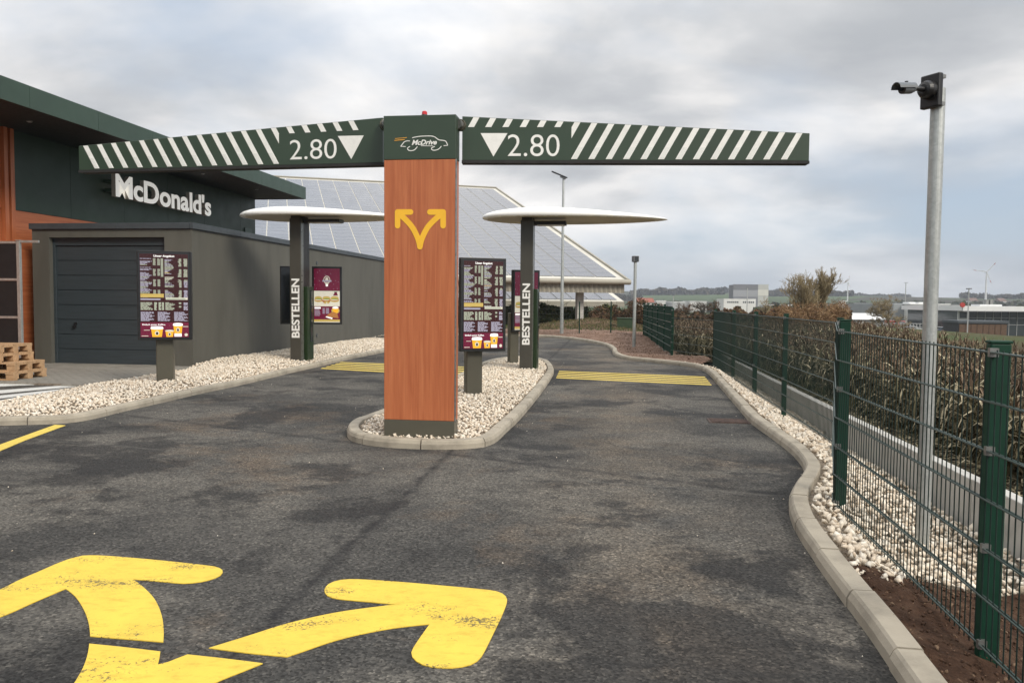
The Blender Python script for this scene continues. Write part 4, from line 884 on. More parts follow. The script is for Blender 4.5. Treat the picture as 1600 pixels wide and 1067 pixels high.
# ------------------------------------------------------------ menu boards
def scr(name, col, e): return emat(name, col, e)
SM = [scr('screen maroon', (.032, .008, .009), .2), scr('screen lavender text', (.30, .29, .37), .25), scr('screen mint text', (.31, .34, .27), .25), scr('screen gold', (.42, .31, .09), .25), scr('screen white', (.75, .75, .74), .4),
      scr('screen wine red', (.10, .008, .026), .4), scr('screen orange cup', (.62, .31, .02), .4), scr('screen brown food', (.28, .12, .035), .4), scr('screen cream', (.46, .44, .37), .4), scr('screen dark brown', (.03, .016, .012), .3), scr('screen green', (.10, .20, .04), .35)]
def disc(u, v, ru, rv, n=18, a0=0, a1=2*math.pi): return [(u+ru*math.cos(a0+(a1-a0)*i/n), v+rv*math.sin(a0+(a1-a0)*i/n)) for i in range(n)]
def menu_print(fr, x0, x1, z0, z1, y0, parent, seed):
    r = random.Random(seed); U = lambda u: x0+(x1-x0)*u; V = lambda v: z0+(z1-z0)*v
    mb = MB(); lay = [0]
    def poly(pts, m, l): mb.prism([(U(u), V(v)) for u, v in pts], fr, y0-.0006*l, y0-.0006*(l-1)-.0001, m)
    def rect(a, b, c, d, m, l=1): poly([(a, b), (c, b), (c, d), (a, d)], m, l)
    rect0 = rect
    def rect(a, b, c, d, m, l=1):
        if l != 2 or m not in (1, 2) or c-a < .05: return rect0(a, b, c, d, m, l)
        x = a
        while x < c-.01: w_ = min(r.uniform(.03, .10), c-x); rect0(x, b, x+w_, d, m, l); x += w_+.010
    rect0(0, 0, 1, 1, 0, 1); rect0(.0, .0, 1, .178, 5, 2)
    rows = int((.955-.47)/.0105)
    for k in range(rows):
        v = .945-k*.0105
        if v < .475: break
        if r.random() > .10 and not (.515 < v < .525):
            w_ = .10+.14*abs(math.sin(k*.35+seed))*r.uniform(.5, 1.2); rect(.01, v-.0072, .01+w_, v, 1 if r.random() > .25 else 2, 2)
        blk = (k//4) % 3
        if blk != 2 or k < 6:
            for a, b in ((.275, .33), (.365, .42)): rect(a, v-.0070, b, v, 2, 2)
        if k < 21: rect(.435, v-.0080, .485, v, 2, 2)
        if r.random() > .15: w_ = .05+.14*abs(math.sin(k*.29+1+seed)); rect(.515, v-.0072, .515+w_, v, r.choice((1, 2, 2, 8, 3) if 14 < k < 27 else (1, 2)), 2)
        if (k//3) % 4 != 3:
            rect(.78+.04*r.random(), v-.0085, .86, v, 2, 2); rect(.90+.02*r.random(), v-.0085, .985, v, 1 if k > 25 else 2, 2)
    rect(.01, .478, .49, .522, 3, 3); rect(.01, .447, .42, .464, 1, 3); rect(.53, .452, .985, .478, 8, 3); rect(.54, .456, .94, .470, 2, 4)
    for k in range(9):
        v = .42-k*.0105; rect(.01, v-.008, .14+.12*abs(math.sin(k*.5+seed)), v, 2, 2)
        for a, b in ((.29, .345), (.38, .435), (.45, .49)): rect(a, v-.0095, b, v, 2, 2)
        rect(.52, v-.008, .60+.12*abs(math.sin(k*.7)), v, 2, 2)
        if k in (0, 1, 4, 5): rect(.80, v-.009, .85, v, 2, 2)
        if k != 3: rect(.9, v-.009, .985, v, 1, 2)
    for k in range(10):
        v = .305-k*.0112
        for a, w_ in ((.01, .28), (.36, .26), (.70, .29)): rect(a, v-.0085, a+w_*(.55+.45*abs(math.sin(k*.9+a*7+seed))), v, 1, 2)
    # cups
    def cup(u, w_, vb, vt, lid):
        poly([(u-w_*.36, vb), (u+w_*.36, vb), (u+w_*.46, vt), (u-w_*.46, vt)], 6, 3); poly(disc(u, vt, w_*.50, .012), 4 if lid else 8, 4)
        if lid: poly([(u-w_*.5, vt-.004), (u+w_*.5, vt-.004), (u+w_*.46, vt+.018), (u-w_*.46, vt+.018)], 4, 4); poly(disc(u, vt+.018, w_*.46, .010), 4, 5)
        poly(disc(u, vb+(vt-vb)*.45, w_*.17, (vt-vb)*.26), 8, 4); poly(disc(u, vb+(vt-vb)*.42, w_*.09, (vt-vb)*.18), 9, 5)
    cup(.34, .27, .004, .105, True); cup(.60, .19, .004, .078, False); cup(.775, .21, .045, .145, True); rect(.70, .008, .85, .045, 4, 3)
    poly(disc(.945, .03, .035, .018), 8, 3); rect(.88, .125, .99, .133, 8, 3); rect(.07, .082, .19, .088, 8, 3); rect(.02, .012, .16, .019, 8, 3)
    o = build('screen_print', mb, SM, parent)
    m_ = text_mesh('Unser Angebot', fr, U(.29), U(.72), V(.955), V(.988), y0-.0042, .002, .02); build('lettering', m_, SM[4], parent)
    m_ = text_mesh('Einfach guter Kaffee.', fr, U(.04), U(.52), V(.138), V(.162), y0-.0042, .002, .015); build('lettering', m_, SM[4], parent)
    return o
def promo_print(fr, x0, x1, z0, z1, y0, parent, seed=1, off=False):
    r = random.Random(seed); U = lambda u: x0+(x1-x0)*u; V = lambda v: z0+(z1-z0)*v; mb = MB()
    def poly(pts, m, l): mb.prism([(U(u), V(v)) for u, v in pts], fr, y0-.0006*l, y0-.0006*(l-1)-.0001, m)
    def rect(a, b, c, d, m, l=1): poly([(a, b), (c, b), (c, d), (a, d)], m, l)
    rect(0, 0, 1, 1, 5, 1); rect(0, .30, 1, .585, 8, 2); rect(0, .585, 1, .592, 0, 2)
    for k in range(14): poly(disc(r.random(), r.uniform(.62, .98), .010, .006, 6), 1, 2)
    poly(disc(.5, .79, .13, .075), 8, 3); poly(disc(.5, .79, .105, .060), 5, 4); poly(disc(.5, .80, .06, .035), 8, 5); rect(.33, .755, .68, .785, 1, 6)
    poly([(.40, .75), (.60, .75), (.54, .70), (.46, .70)], 8, 4); poly(disc(.5, .69, .05, .022), 4, 5)
    for cx_, s in ((.17, 1.), (.48, 1.05), (.80, 1.1)):
        poly(disc(cx_, .405, .155*s, .028), 3, 3); poly(disc(cx_, .425, .15*s, .030), 7, 4); poly(disc(cx_, .452, .145*s, .034*s), 3, 5); poly(disc(cx_+.02, .438, .12*s, .008), 10, 6); poly(disc(cx_-.01, .417, .13*s, .008), 8, 6)
    for k in range(5): poly(disc(r.uniform(.3, .6), r.uniform(.33, .40), .05, .018), r.choice((3, 7)), 4)
    poly([(.74, .50), (.93, .50), (.88, .56), (.80, .56)], 5, 3); rect(.78, .555, .9, .57, 9, 4)
    rect(.02, .255, .26, .285, 4, 2)
    for k in range(6): rect(.02, .235-k*.022, .20+.05*r.random(), .245-k*.022, 1, 2); rect(.33, .255-k*.018, .42, .265-k*.018, 1, 2); rect(.46, .255-k*.018, .58, .265-k*.018, 1, 2)
    poly(disc(.83, .22, .16, .055), 3, 3); poly([(.74, .18), (.92, .18), (.95, .27), (.71, .27)], 6, 4); poly(disc(.83, .275, .12, .02), 4, 5)
    poly([(.45, .11), (.95, .08), (.90, .17), (.75, .20), (.60, .17)], 7, 6); poly([(.44, .10), (.70, .06), (.72, .085), (.50, .12)], 4, 6); rect(0, .015, 1, .055, 3, 2); rect(0, 0, 1, .014, 8, 2)
    return build('screen_print', mb, SM, parent)
def monitor(fr, x0, x1, z0, z1, parent, kind, seed=1, dep=.10):
    mb = MB(); mb.box(fr, x0, x1, 0, dep, z0, z1); hs = build('housing', mb, black, parent, bev=.006)
    b = .044; mb = MB(); mb.box(fr, x0+b*.7, x1-b*.7, -.0022, -.0003, z0+b*.7, z1-b*.7); build('glass', mb, glassd, parent)
    if kind == 'menu': menu_print(fr, x0+b, x1-b, z0+b, z1-b, -.0028, parent, seed)
    elif kind == 'promo': promo_print(fr, x0+b, x1-b, z0+b, z1-b, -.0028, parent, seed)
    mb = MB(); mb.box(fr, x0+.05, x1-.1, dep+.001, dep+.07, z0+.35, z1-.08); build('rear_box', mb, black, parent, bev=.004)
def menu_board(label, basepx, yaw, lx, rx, ty, by, pw, seed):
    p = P(*basepx, .09); t = thing('menu_board', label, 'menu board', (p[0], p[1], .03), 'lit menu boards on olive posts')
    d = math.hypot(p[0], p[1]); fr = frame((p[0], p[1], 0), yaw)
    # screen plane a little in front of the post
    sf = (fp(fr, 0, -.10, 0), fr[1], fr[2], EZ)
    x0 = hit(lx, (ty+by)/2, sf)[0]; x1 = hit(rx, (ty+by)/2, sf)[0]; zt_ = (hit(lx, ty, sf)[1]+hit(rx, ty+2, sf)[1])/2; zb_ = (hit(lx, by, sf)[1]+hit(rx, by-1.5, sf)[1])/2
    monitor(sf, x0, x1, zb_, zt_, t, 'menu', seed)
    mb = MB(); mb.box(fr, -pw/2, pw/2, 0.002, .16, .03, zb_+.3); build('post', mb, olive, t, bev=.02)
    mb = MB(); mb.box(fr, -pw/2+.03, pw/2-.03, .162, .20, .2, zb_+.1); build('post_cover', mb, olive_d, t)
    return t
menu_board('menu board in the left gravel bed, in front of the garage door', (257.5, 597.5), 12, 214, 299, 391.5, 532, .255, 1)
menu_board('menu board on the island, right behind the wood pillar', (741.5, 616.5), 20, 719.5, 790.5, 402, 550, .235, 4)
# double promotional displays behind the order columns
def double_board(label, d0, yaw, xs, ty, by, kinds, postpx, base_z, pw=.22):
    q = D(postpx, by, d0); fr = frame((q[0], q[1], 0), yaw)
    t = thing('promo_display', label, 'display', (q[0], q[1], base_z), 'promotional displays beside the order columns')
    sf = (fp(fr, 0, -.08, 0), fr[1], fr[2], EZ)
    zt_ = None
    for (a, b), k in zip(xs, kinds):
        x0 = hit(a, (ty+by)/2, sf)[0]; x1 = hit(b, (ty+by)/2, sf)[0]; mid = (a+b)/2
        if zt_ is None: zt_ = hit(mid, ty, sf)[1]; zb_ = hit(mid, by, sf)[1]
        monitor(sf, x0, x1, zb_, zt_, t, k)
    mb = MB(); mb.box(fr, -pw/2, pw/2, 0.0, .15, .03, zb_+.4); build('post', mb, olive, t, bev=.01)
    if len(xs) > 1:
        mb = MB(); mb.box(fr, hit(xs[0][0], by, sf)[0]+.2, hit(xs[1][1], by, sf)[0]-.2, .10, .15, (zb_+zt_)/2-.1, (zb_+zt_)/2+.1); build('cross_arm', mb, black, t)
double_board('twin display behind the left order column, right screen showing a wine red promotion', 17.9, 5, ((437.5, 481), (487.5, 534)), 416, 506.5, ('off', 'promo'), 478, .03, .12)
double_board('single display half hidden behind the right order column', 16.6, 24, ((801.5, 843),), 422, 518.5, ('promo',), 804, .03, .20)

# ------------------------------------------------------------ camera pole and lamp posts
p = P(1441, 838, -.10); top = D(1461, 152, p[1])[2]
t = thing('camera_pole', 'galvanised pole with a black surveillance camera, between fence and low wall', 'camera pole', (p[0], p[1], .0))
mb = MB(); mb.tube([(p[0], p[1], -.3), (p[0], p[1], top+.05)], .043, 24); build('pole', mb, galv, t, smooth=False)
cf = frame((p[0], p[1], 0), -64)                 # plate faces -y of this frame, towards the lane
def dz(py): return D(1455, py, p[1])[2]
zc = (dz(120)+dz(170))/2; hh_ = (dz(120)-dz(172))/2
mb = MB(); mb.box(cf, -.066, .066, -.085, -.044, zc-hh_, zc+hh_); build('mount_plate', mb, black, t, bev=.008)
for z_ in (zc-hh_+.01, zc+hh_-.03): mb = MB(); mb.box(cf, -.060, .060, -.0435, -.012, z_, z_+.022); build('clamp', mb, steel, t)
a = fp(cf, 0, -.085, zc+.004)
mb = MB(); mb.tube([a, a-cf[2]*.035, a-cf[2]*.055, a-cf[2]*.062], [.058, .056, .046, .03], 28); cb = build('camera_base', mb, black, t)
b = a-cf[2]*.06; cdir = np.array([-.93, -.30, -.09]); cdir /= np.linalg.norm(cdir); c1 = b+cdir*.062-cf[2]*.02
mb = MB(); mb.tube([b, b-cf[2]*.03+cdir*.02, c1], [.017, .015, .015], 14); build('camera_arm', mb, black, t)
camg = mat('camera grey shell', (.13, .14, .15), .35, var=.05)
mb = MB(); mb.tube([c1-cdir*.005, c1+cdir*.02, c1+cdir*.085], [.022, .031, .032], 24); cm = build('camera_body', mb, camg, t)
mb = MB(); mb.tube([c1+cdir*.0851, c1+cdir*.089], .031, 24); build('lens_ring', mb, black, cm)
mb = MB(); mb.tube([c1+cdir*.0891, c1+cdir*.093], .014, 20); build('lens', mb, glassd, cm)
mb = MB(); sh = []; nrm = np.cross(cdir, [0, 0, 1]); nrm /= np.linalg.norm(nrm); up = np.cross(nrm, cdir)
for (dd_, k) in ((.0, 0), (.135, 0)):
    for rr in (.037, .0395):
        for i in range(9): q = math.pi*(.0+i/8); sh.append(c1+cdir*dd_+nrm*math.cos(q)*rr+up*(math.sin(q)*rr))
fs_ = []
for i in range(8): fs_ += [(i, i+1, 18+i+1, 18+i), (9+i+1, 9+i, 27+i, 27+i+1), (i+1, i, 9+i, 9+i+1), (18+i, 18+i+1, 27+i+1, 27+i)]
fs_ += [(0, 18, 27, 9), (8, 17, 35, 26)]
mb.add(sh, fs_); build('sun_shield', mb, camg, cm)
mb = MB(); q = c1+cdir*.05+up*.04; mb.box((q, cdir, nrm, up), -.008, .008, -.006, .006, 0, .007); build('shield_screw', mb, black, cm)
# tall street lamp
p = P(877.5, 523.5, .05); z = D(879.5, 278, p[1])[2]
t = thing('street_lamp', 'tall galvanised street lamp with a flat black head, at the rear kerb', 'street lamp', (p[0], p[1], 0))
mb = MB(); mb.tube([(p[0], p[1], -.05), (p[0], p[1], z)], [.075, .042], 16); build('pole', mb, galv, t)
hf = frame((p[0], p[1], z), 155); mb = MB(); hd_ = (np.array([p[0], p[1], z]), hf[1], hf[2], EZ)
ax = hf[1]*math.cos(.42)+EZ*math.sin(.42); az = -hf[1]*math.sin(.42)+EZ*math.cos(.42); H = (np.array([p[0], p[1], z+.03]), ax, hf[2], az)
mb.box(H, -.12, .52, -.15, .15, .0, .055); hb = build('lamp_head', mb, black, t, bev=.015); mb = MB(); mb.box(H, .08, .48, -.11, .11, -.008, -.0005); build('diffuser', mb, led_w, hb)
mb = MB(); mb.box(H, -.10, .12, -.05, .05, -.07, -.001); build('bracket', mb, steel, t)
p = P(990.5, 543.5, .05); z = D(991.5, 410, p[1])[2]
t = thing('post_light', 'short galvanised post with a dark square head, on the bare soil before the screened fence', 'lamp post', (p[0], p[1], 0))
mb = MB(); mb.tube([(p[0], p[1], -.05), (p[0], p[1], z)], [.05, .045], 14); build('pole', mb, galv, t)
mb = MB(); hf = frame((p[0], p[1], z), 15); mb.box(hf, -.085, .085, -.085, .085, .012, .19); hb = build('lamp_head', mb, mat('grey lamp housing', (.12, .12, .125), .45), t, bev=.01)
mb = MB(); mb.box(hf, -.06, .06, -.0865, -.0855, .03, .17); build('diffuser', mb, glassd, hb); mb = MB(); mb.tube([(p[0], p[1], z), (p[0], p[1], z+.011)], .06, 12); build('collar', mb, black, t)

# ------------------------------------------------------------ green mat fence
zr_ = [.03, .23, .43, .63, .83, 1.03, 1.23]
def fence_post(root, x, y, yaw, top=1.325, base=.0, clips=True, w=.06, d=.045):
    fr = frame((x, y, 0), yaw); mb = MB(); mb.box(fr, -w/2, w/2, -d/2, d/2, base, top); o = build('post', mb, fence_g, root, bev=.006)
    mb = MB(); mb.box(fr, -w/2-.003, w/2+.003, -d/2-.003, d/2+.003, top+.0005, top+.012); build('cap', mb, fence_g, o, bev=.003)
    if clips:
        for z in zr_[::2]: mb = MB(); mb.box(fr, -w/2-.012, -w/2+.022, -d/2-.022, -d/2-.001, z-.018, z+.018); build('clip', mb, steel, o)
def bay(root, a, b, rm=rail_m, wm=fence_w, wr=.0034, wires=True, rr=.0045, z0=.03, zs=zr_):
    a = np.array(a, float); b = np.array(b, float); d = b-a; l = np.linalg.norm(d); u = d/l; n = np.array([u[1], -u[0]])
    if n@a > 0: n = -n
    for z in zs:
        mb = MB()
        for s_ in (-.007, .007):
            p0 = a+n*(.040+s_); p1 = b+n*(.040+s_); mb.tube([(*p0, z), (*p1, z)], rr, 5)
        build('rail', mb, rm, root)
    if wires:
        mb = MB(); k = int(l/.05)
        for i in range(k+1):
            q = a+u*(i*.05+.02)+n*.040; mb.tube([(*q, z0-.03), (*q, zs[-1]+.012)], wr, 4, caps=False)
        build('upright_wires', mb, wm, root, kind='stuff')
fl = lambda px: (lambda k: np.array([k*2.275/(k-.13), 2.275/(k-.13)]))((px-800)/FPX)
fp_ = [np.array([2.31, 5.42]), fl(1228), fl(1181), fl(1146.5), fl(1117.5), np.array([4.01, 19.5])]
p1_ = np.array([(1562-800)/FPX*3.17, 3.17]); p2b = fl(1313)
p0_ = p1_+(p1_-fp_[0])/np.linalg.norm(p1_-fp_[0])*2.3
t = thing('mesh_fence', 'dark green welded mesh fence running along the right gravel bed', 'fence', (*fp_[0], 0))
def yaw_(a, b): return math.degrees(math.atan2(b[1]-a[1], b[0]-a[0]))
fence_post(t, *p0_, yaw_(p0_, p1_)-90, 1.27, -.2); fence_post(t, *p1_, yaw_(p1_, fp_[0])-90, 1.265, -.2, w=.08); fence_post(t, *fp_[0], -10, 1.30, -.2, w=.07); fence_post(t, *p2b, -15, 1.27, -.2)
for q in fp_[1:]: fence_post(t, *q, -10, 1.275, -.2)
bay(t, p0_, p1_); bay(t, p1_, fp_[0], wr=.0031); bay(t, fp_[0], p2b); bay(t, p2b, fp_[1]); bay(t, fp_[1], fp_[2]); bay(t, fp_[2], fp_[3]); bay(t, fp_[3], fp_[4]); bay(t, fp_[4], fp_[5])
# screened run
e0 = fp_[5]; e1 = P(1005.5, 527, .05)[:2]
t = thing('screened_fence', 'fence run with solid dark green privacy strips behind the short lamp post', 'fence', (*e0, 0))
posts = [e0+(e1-e0)*k/5 for k in range(6)]
for k, q in enumerate(posts[1:]): fence_post(t, *q, yaw_(e0, e1)-90, 1.36+.005*k, -.1)
for k in range(5):
    a, b = posts[k], posts[k+1]; u = (b-a)/np.linalg.norm(b-a); n = np.array([-u[1], u[0]])
    if n@(CAM[:2]-a) < 0: n = -n
    bay(t, a, b, wires=False, zs=[.12, .32, .52, .72, .92, 1.12, 1.32])
    zs = [.12, .32, .52, .72, .92, 1.12, 1.32]
    for j in range(6):
        mb = MB(); p_ = [a+u*.04, b-u*.04]; fr = frame((*p_[0], 0), yaw_(a, b)); l = np.linalg.norm(p_[1]-p_[0]); mb.box(fr, 0, l, -.005, .005, zs[j]+.006, zs[j+1]-.006); build('privacy_strip', mb, strip_g, t)
# rear thin fence
t = thing('rear_fence', 'thin dark mesh fence across the bare soil behind the rear kerb', 'fence', (2.7, 32, 0))
e2 = P(905, 524, .05)[:2]; rp = [e1, e1+(e2-e1)*.5, e2, e2+np.array([-2.5, .15]), e2+np.array([-5, .3]), e2+np.array([-7.5, .45]), e2+np.array([-10, .6])]
for q in rp[1:]: fence_post(t, *q, 0, 1.42, -.05, False, .05, .05)
for a, b in zip(rp[:-1], rp[1:]): bay(t, a, b, rm=fence_far, wm=fence_far, wr=.0022, rr=.003, zs=[.12, .32, .52, .72, .92, 1.12, 1.38])
# low wall of concrete elements
t = thing('low_wall', 'low pale concrete retaining wall behind the mesh fence', 'wall', (*wallP(5), 0))
d_ = -1.2; fr = None; yw = math.degrees(math.atan2(wdir[1], wdir[0]))
while d_ < 18.9:
    a = wallP(d_); fr = frame((a[0], a[1], 0), yw); zt_ = .13+random.uniform(-.004, .004); mb = MB(); mb.box(fr, .004, .996/1, -.10, 0, -.8, zt_); build('wall_element', mb, conc_m, t, bev=.008); d_ += wdir[1]
# ------------------------------------------------------------ solar roofed hall
panel_m = mat('blue grey solar glass', (.10, .115, .15), .28, var=.07, scale=.4, spec=.6, coat=.15)
cream_s = mat('cream sheet metal', (.31, .29, .24), .55, var=.08, scale=1)
roofw = mat('pale roof sheet', (.55, .53, .47), .5, var=.06, scale=.6)
DR = 50.0
E_ = D(978, 437, DR); ROT = 16.6
RFh = frame((E_[0], E_[1], 0), ROT)              # x along the eave to the right, y up the slope (horizontal part)
sl_ = .317; zE = E_[2]; RUN = .633*DR
ca = 1/math.hypot(1, sl_)
RS = (np.array([E_[0], E_[1], zE]), RFh[1], (RFh[2]+EZ*sl_)*ca, (EZ-RFh[2]*sl_)*ca)   # plane of the roof
RLEN = RUN/ca; WID = 34.
t = thing('solar_hall', 'large open hall whose pitched roof is covered in blue grey solar panels', 'hall', (E_[0], E_[1], -.3))
mb = MB(); mb.box(RS, -WID, 0, 0, RLEN, -.16, -.02); rf = build('roof', mb, roofw, t)
mb = MB(); mb.box(RS, 0.0, .14, -.2, RLEN+.1, -.25, .10); build('verge_trim', mb, cream_s, rf)
mb = MB(); mb.box(RS, -WID, .14, RLEN+.101, RLEN+.35, -.2, .10); build('ridge_cap', mb, cream_s, rf)
mb = MB(); g0 = fp(RS, -WID, -.22, -.10); g1 = fp(RS, .22, -.22, -.10); mb.tube([g0, g1], .17, 12); build('gutter', mb, cream_s, rf)
pw_, ph_ = 1.44, 1.0; cells = []
nc = int(WID/pw_); nr = int((RLEN-1.0)/ph_)
for i in range(nc):
    for j in range(nr): cells.append((-.42-(i+1)*pw_+.045, .55+j*ph_+.012, i, j))
def hidden(i, j): return False
pm_ = MB(); base = (np.zeros(3), RS[1], RS[2], RS[3]); pm_.box(base, 0, pw_-.075, 0, ph_-.03, 0, .012)
pme = bpy.data.meshes.new('solar_panel'); pme.from_pydata([tuple(v) for v in pm_.v], [], pm_.f); pme.materials.append(panel_m)
cells.sort(key=lambda c: (c[0]**2*.9+c[1]**2*.35))
rest = MB(); rl = rootloc(t)
for n, (x, y, i, j) in enumerate(cells):
    o_ = fp(RS, x, y, .0)
    if n < 300: o = bpy.data.objects.new('solar_panel', pme); o.location = tuple(o_-rl); link(o, rf)
    else: rest.box((o_, RS[1], RS[2], RS[3]), 0, pw_-.075, 0, ph_-.03, 0, .012)
build('solar_panels', rest, panel_m, rf, kind='stuff')
# corrugated fascia under the gutter
mb = MB(); x = -WID; zt_ = zE-.22; zb_ = zE-.86
pts = []; k = 0
while x < .05: pts.append((x, .05 if k % 2 else -.05)); x += .16; k += 1
vs = [fp(RFh, x, y+.1, zt_) for x, y in pts]+[fp(RFh, x, y+.1, zb_) for x, y in pts]; n = len(pts)
mb.add(vs, [(i, i+n, i+n+1, i+1) for i in range(n-1)]); build('corrugated_fascia', mb, cream_s, t)
mb = MB(); mb.box(RFh, -.02, .04, .16, RUN, -.86+zE, zE-.3); 
for px in (905, 760, 640, 520):
    q = D(px, 512, DR+.6); fr = frame((q[0], q[1], 0), ROT); mb = MB(); mb.box(fr, -.22, .22, -.18, .18, -.9, zE-.35); build('column', mb, conc_m, t)
# second, farther solar roof under it
D2 = 74.; E2 = D(975, 470.5, D2); s2 = .30; R2h = frame((E2[0], E2[1], 0), ROT); c2 = 1/math.hypot(1, s2)
R2 = (np.array([E2[0], E2[1], E2[2]]), R2h[1], (R2h[2]+EZ*s2)*c2, (EZ-R2h[2]*s2)*c2)
t = thing('solar_shelter', 'lower solar roofed shelter seen behind the big solar hall', 'shelter', (E2[0], E2[1], -1.5))
mb = MB(); mb.box(R2, -24, 0, 0, 6.2, -.16, -.02); rf = build('roof', mb, roofw, t)
for i in range(15):
    mb = MB(); mb.box(R2, -.5-(i+1)*1.5, -.5-i*1.5-.09, .4, 5.9, 0, .04); build('solar_panel', mb, panel_m, rf)
mb = MB(); mb.box(R2h, -24, 0, -.1, .1, E2[2]-.55, E2[2]-.1); build('fascia', mb, cream_s, t)
for px in (938, 880): q = D(px, 480, D2+.5); mb = MB(); mb.box(frame((q[0], q[1], 0), ROT), -.3, .3, -.2, .2, -3, E2[2]-.5); build('column', mb, conc_m, t)
mb = MB(); mb.box(R2h, -24, -3, 5.5, 5.7, -3, E2[2]+1.5); build('back_wall', mb, mat('dark brown boards', (.09, .08, .06), .8), t)  # back wall in plain dark brown boards

# ------------------------------------------------------------ plants
def quads_mesh(name, Cn, U_, V_, mats, idx=None, parent=None, kind=None):
    n = len(Cn); V = np.empty((n, 4, 3)); V[:, 0] = Cn-U_-V_; V[:, 1] = Cn+U_-V_; V[:, 2] = Cn+U_+V_; V[:, 3] = Cn-U_+V_
    l = rootloc(parent) if parent is not None else np.zeros(3); V = V.reshape(-1, 3)-l
    me = bpy.data.meshes.new(name); me.vertices.add(4*n); me.vertices.foreach_set('co', V.ravel()); me.loops.add(4*n); me.loops.foreach_set('vertex_index', np.arange(4*n, dtype=np.int32))
    me.polygons.add(n); me.polygons.foreach_set('loop_start', np.arange(0, 4*n, 4, dtype=np.int32)); me.polygons.foreach_set('loop_total', np.full(n, 4, dtype=np.int32)); me.update(calc_edges=True)
    for m_ in (mats if isinstance(mats, (list, tuple)) else [mats]): me.materials.append(m_)
    if idx is not None: me.polygons.foreach_set('material_index', idx)
    return link(bpy.data.objects.new(name, me), parent, kind)
leaf_g = island_mat('bramble leaves', [(0, (.028, .042, .014)), (.5, (.062, .088, .026)), (.8, (.11, .125, .045)), (1, (.17, .13, .06))], .7, 0, 5)
leaf_b = island_mat('brown thicket twigs', [(0, (.045, .028, .018)), (.5, (.10, .058, .034)), (.8, (.16, .09, .05)), (1, (.11, .10, .045))], .9, 0, 5)
twig_o = island_mat('orange willow twigs', [(0, (.15, .085, .045)), (.6, (.27, .165, .09)), (1, (.34, .24, .13))], .9, 0, 5)
twig_y = island_mat('yellow green twigs', [(0, (.18, .14, .08)), (.6, (.29, .235, .14)), (1, (.38, .31, .19))], .9, 0, 5)
twig_d = island_mat('grey brown twigs', [(0, (.045, .036, .028)), (1, (.11, .09, .07))], .9, 0, 5)
grass_m = island_mat('grass blades', [(0, (.035, .065, .018)), (1, (.10, .14, .04))], .9, 0, 5)
woods_m = island_mat('distant wood', [(0, (.030, .030, .022)), (.6, (.055, .050, .036)), (1, (.085, .07, .05))], 1, 0, 5)
woods_g = island_mat('distant hedges', [(0, (.03, .045, .02)), (.6, (.06, .07, .035)), (1, (.09, .08, .05))], 1, 0, 5)
def rnd_dirs(n): v = RNG.normal(size=(n, 3)); return v/np.linalg.norm(v, axis=1)[:, None]
def foliage(name, label, cat, c, rad, n, ls, m_, group=None, stems=8, kind=None, lumps=9, stem_mat=None, elong=1.):
    c = np.array(c, float); rad = np.array(rad, float)
    lc = RNG.uniform(-.75, .75, (lumps, 3)); lc[:, 2] = np.abs(lc[:, 2])*.8; lr = RNG.uniform(.25, .5, lumps)
    k = RNG.integers(0, lumps, n); d = rnd_dirs(n)*(RNG.random(n)**.5)[:, None]; P_ = lc[k]+d*lr[k][:, None]; P_[:, 2] = np.abs(P_[:, 2])
    P_ = c+P_*rad; u = rnd_dirs(n); w_ = rnd_dirs(n); v = np.cross(u, w_); v /= np.linalg.norm(v, axis=1)[:, None]; s = ls*RNG.uniform(.5, 1.3, n)[:, None]
    if kind == 'stuff':
        o = quads_mesh(name, P_, u*s*.5, v*s*elong*.5, m_, kind='stuff'); tag(o, label, cat, group); return o
    t = thing(name, label, cat, c, group); quads_mesh('crown', P_, u*s*.5, v*s*elong*.5, m_, parent=t)
    mb = MB()
    for i in range(stems):
        e = c+RNG.uniform(-.6, .6, 3)*rad; e[2] = c[2]+rad[2]*RNG.uniform(.4, .95); b = c+np.array([*(RNG.uniform(-.3, .3, 2)*rad[:2]), -.3]); mid = (b+e)/2+RNG.normal(0, .1, 3)*rad
        mb.tube([b, mid, e], [.03, .02, .008], 4, caps=False)
    build('stem', mb, stem_mat or twig_d, t); return t
def gz(x, y): return Tz(x, y)
# hedge behind the rear fence
for i, (px, dd_, rx, h_, lb) in enumerate(((800, 53, 3.4, 1.6, 'behind the right order column'), (852, 53, 3.0, 1.75, 'right of the order column'), (905, 53.5, 2.7, 1.7, 'around the concrete hall column'), (945, 54, 2.5, 1.5, 'between the hall column and the green cabinet'))):
    q = D(px, 520, dd_); foliage('bramble_hedge', 'dark green bramble hedge '+lb+', behind the rear fence', 'hedge', (q[0], q[1], -.45), (rx, 2.0, h_+.4), 6500, .13, leaf_g, 'hedges below the solar hall')
for px, dd_, rx, h_, lb in ((972, 46, 1.9, 1.75, 'left of the short lamp post'), (1006, 44, 1.6, 1.55, 'right of the short lamp post')):
    q = D(px, 520, dd_); P_ = (q[0], q[1], -.35)
    foliage('brown_thicket', 'bare reddish brown thicket '+lb, 'thicket', P_, (rx, 1.4, h_+.35), 5200, .05, leaf_b, 'bare thickets beyond the rear fence', stems=30, elong=5)
q = D(976, 519, 35.5); fr = frame((q[0], q[1], 0), -8); t = thing('utility_cabinet', 'dark green utility cabinet beyond the rear fence', 'cabinet', (q[0], q[1], 0))
cabm = mat('dark green cabinet paint', (.030, .058, .026), .5, var=.1); mb = MB(); mb.box(fr, -.34, .34, -.2, .2, .0, .66); build('body', mb, cabm, t, bev=.01)
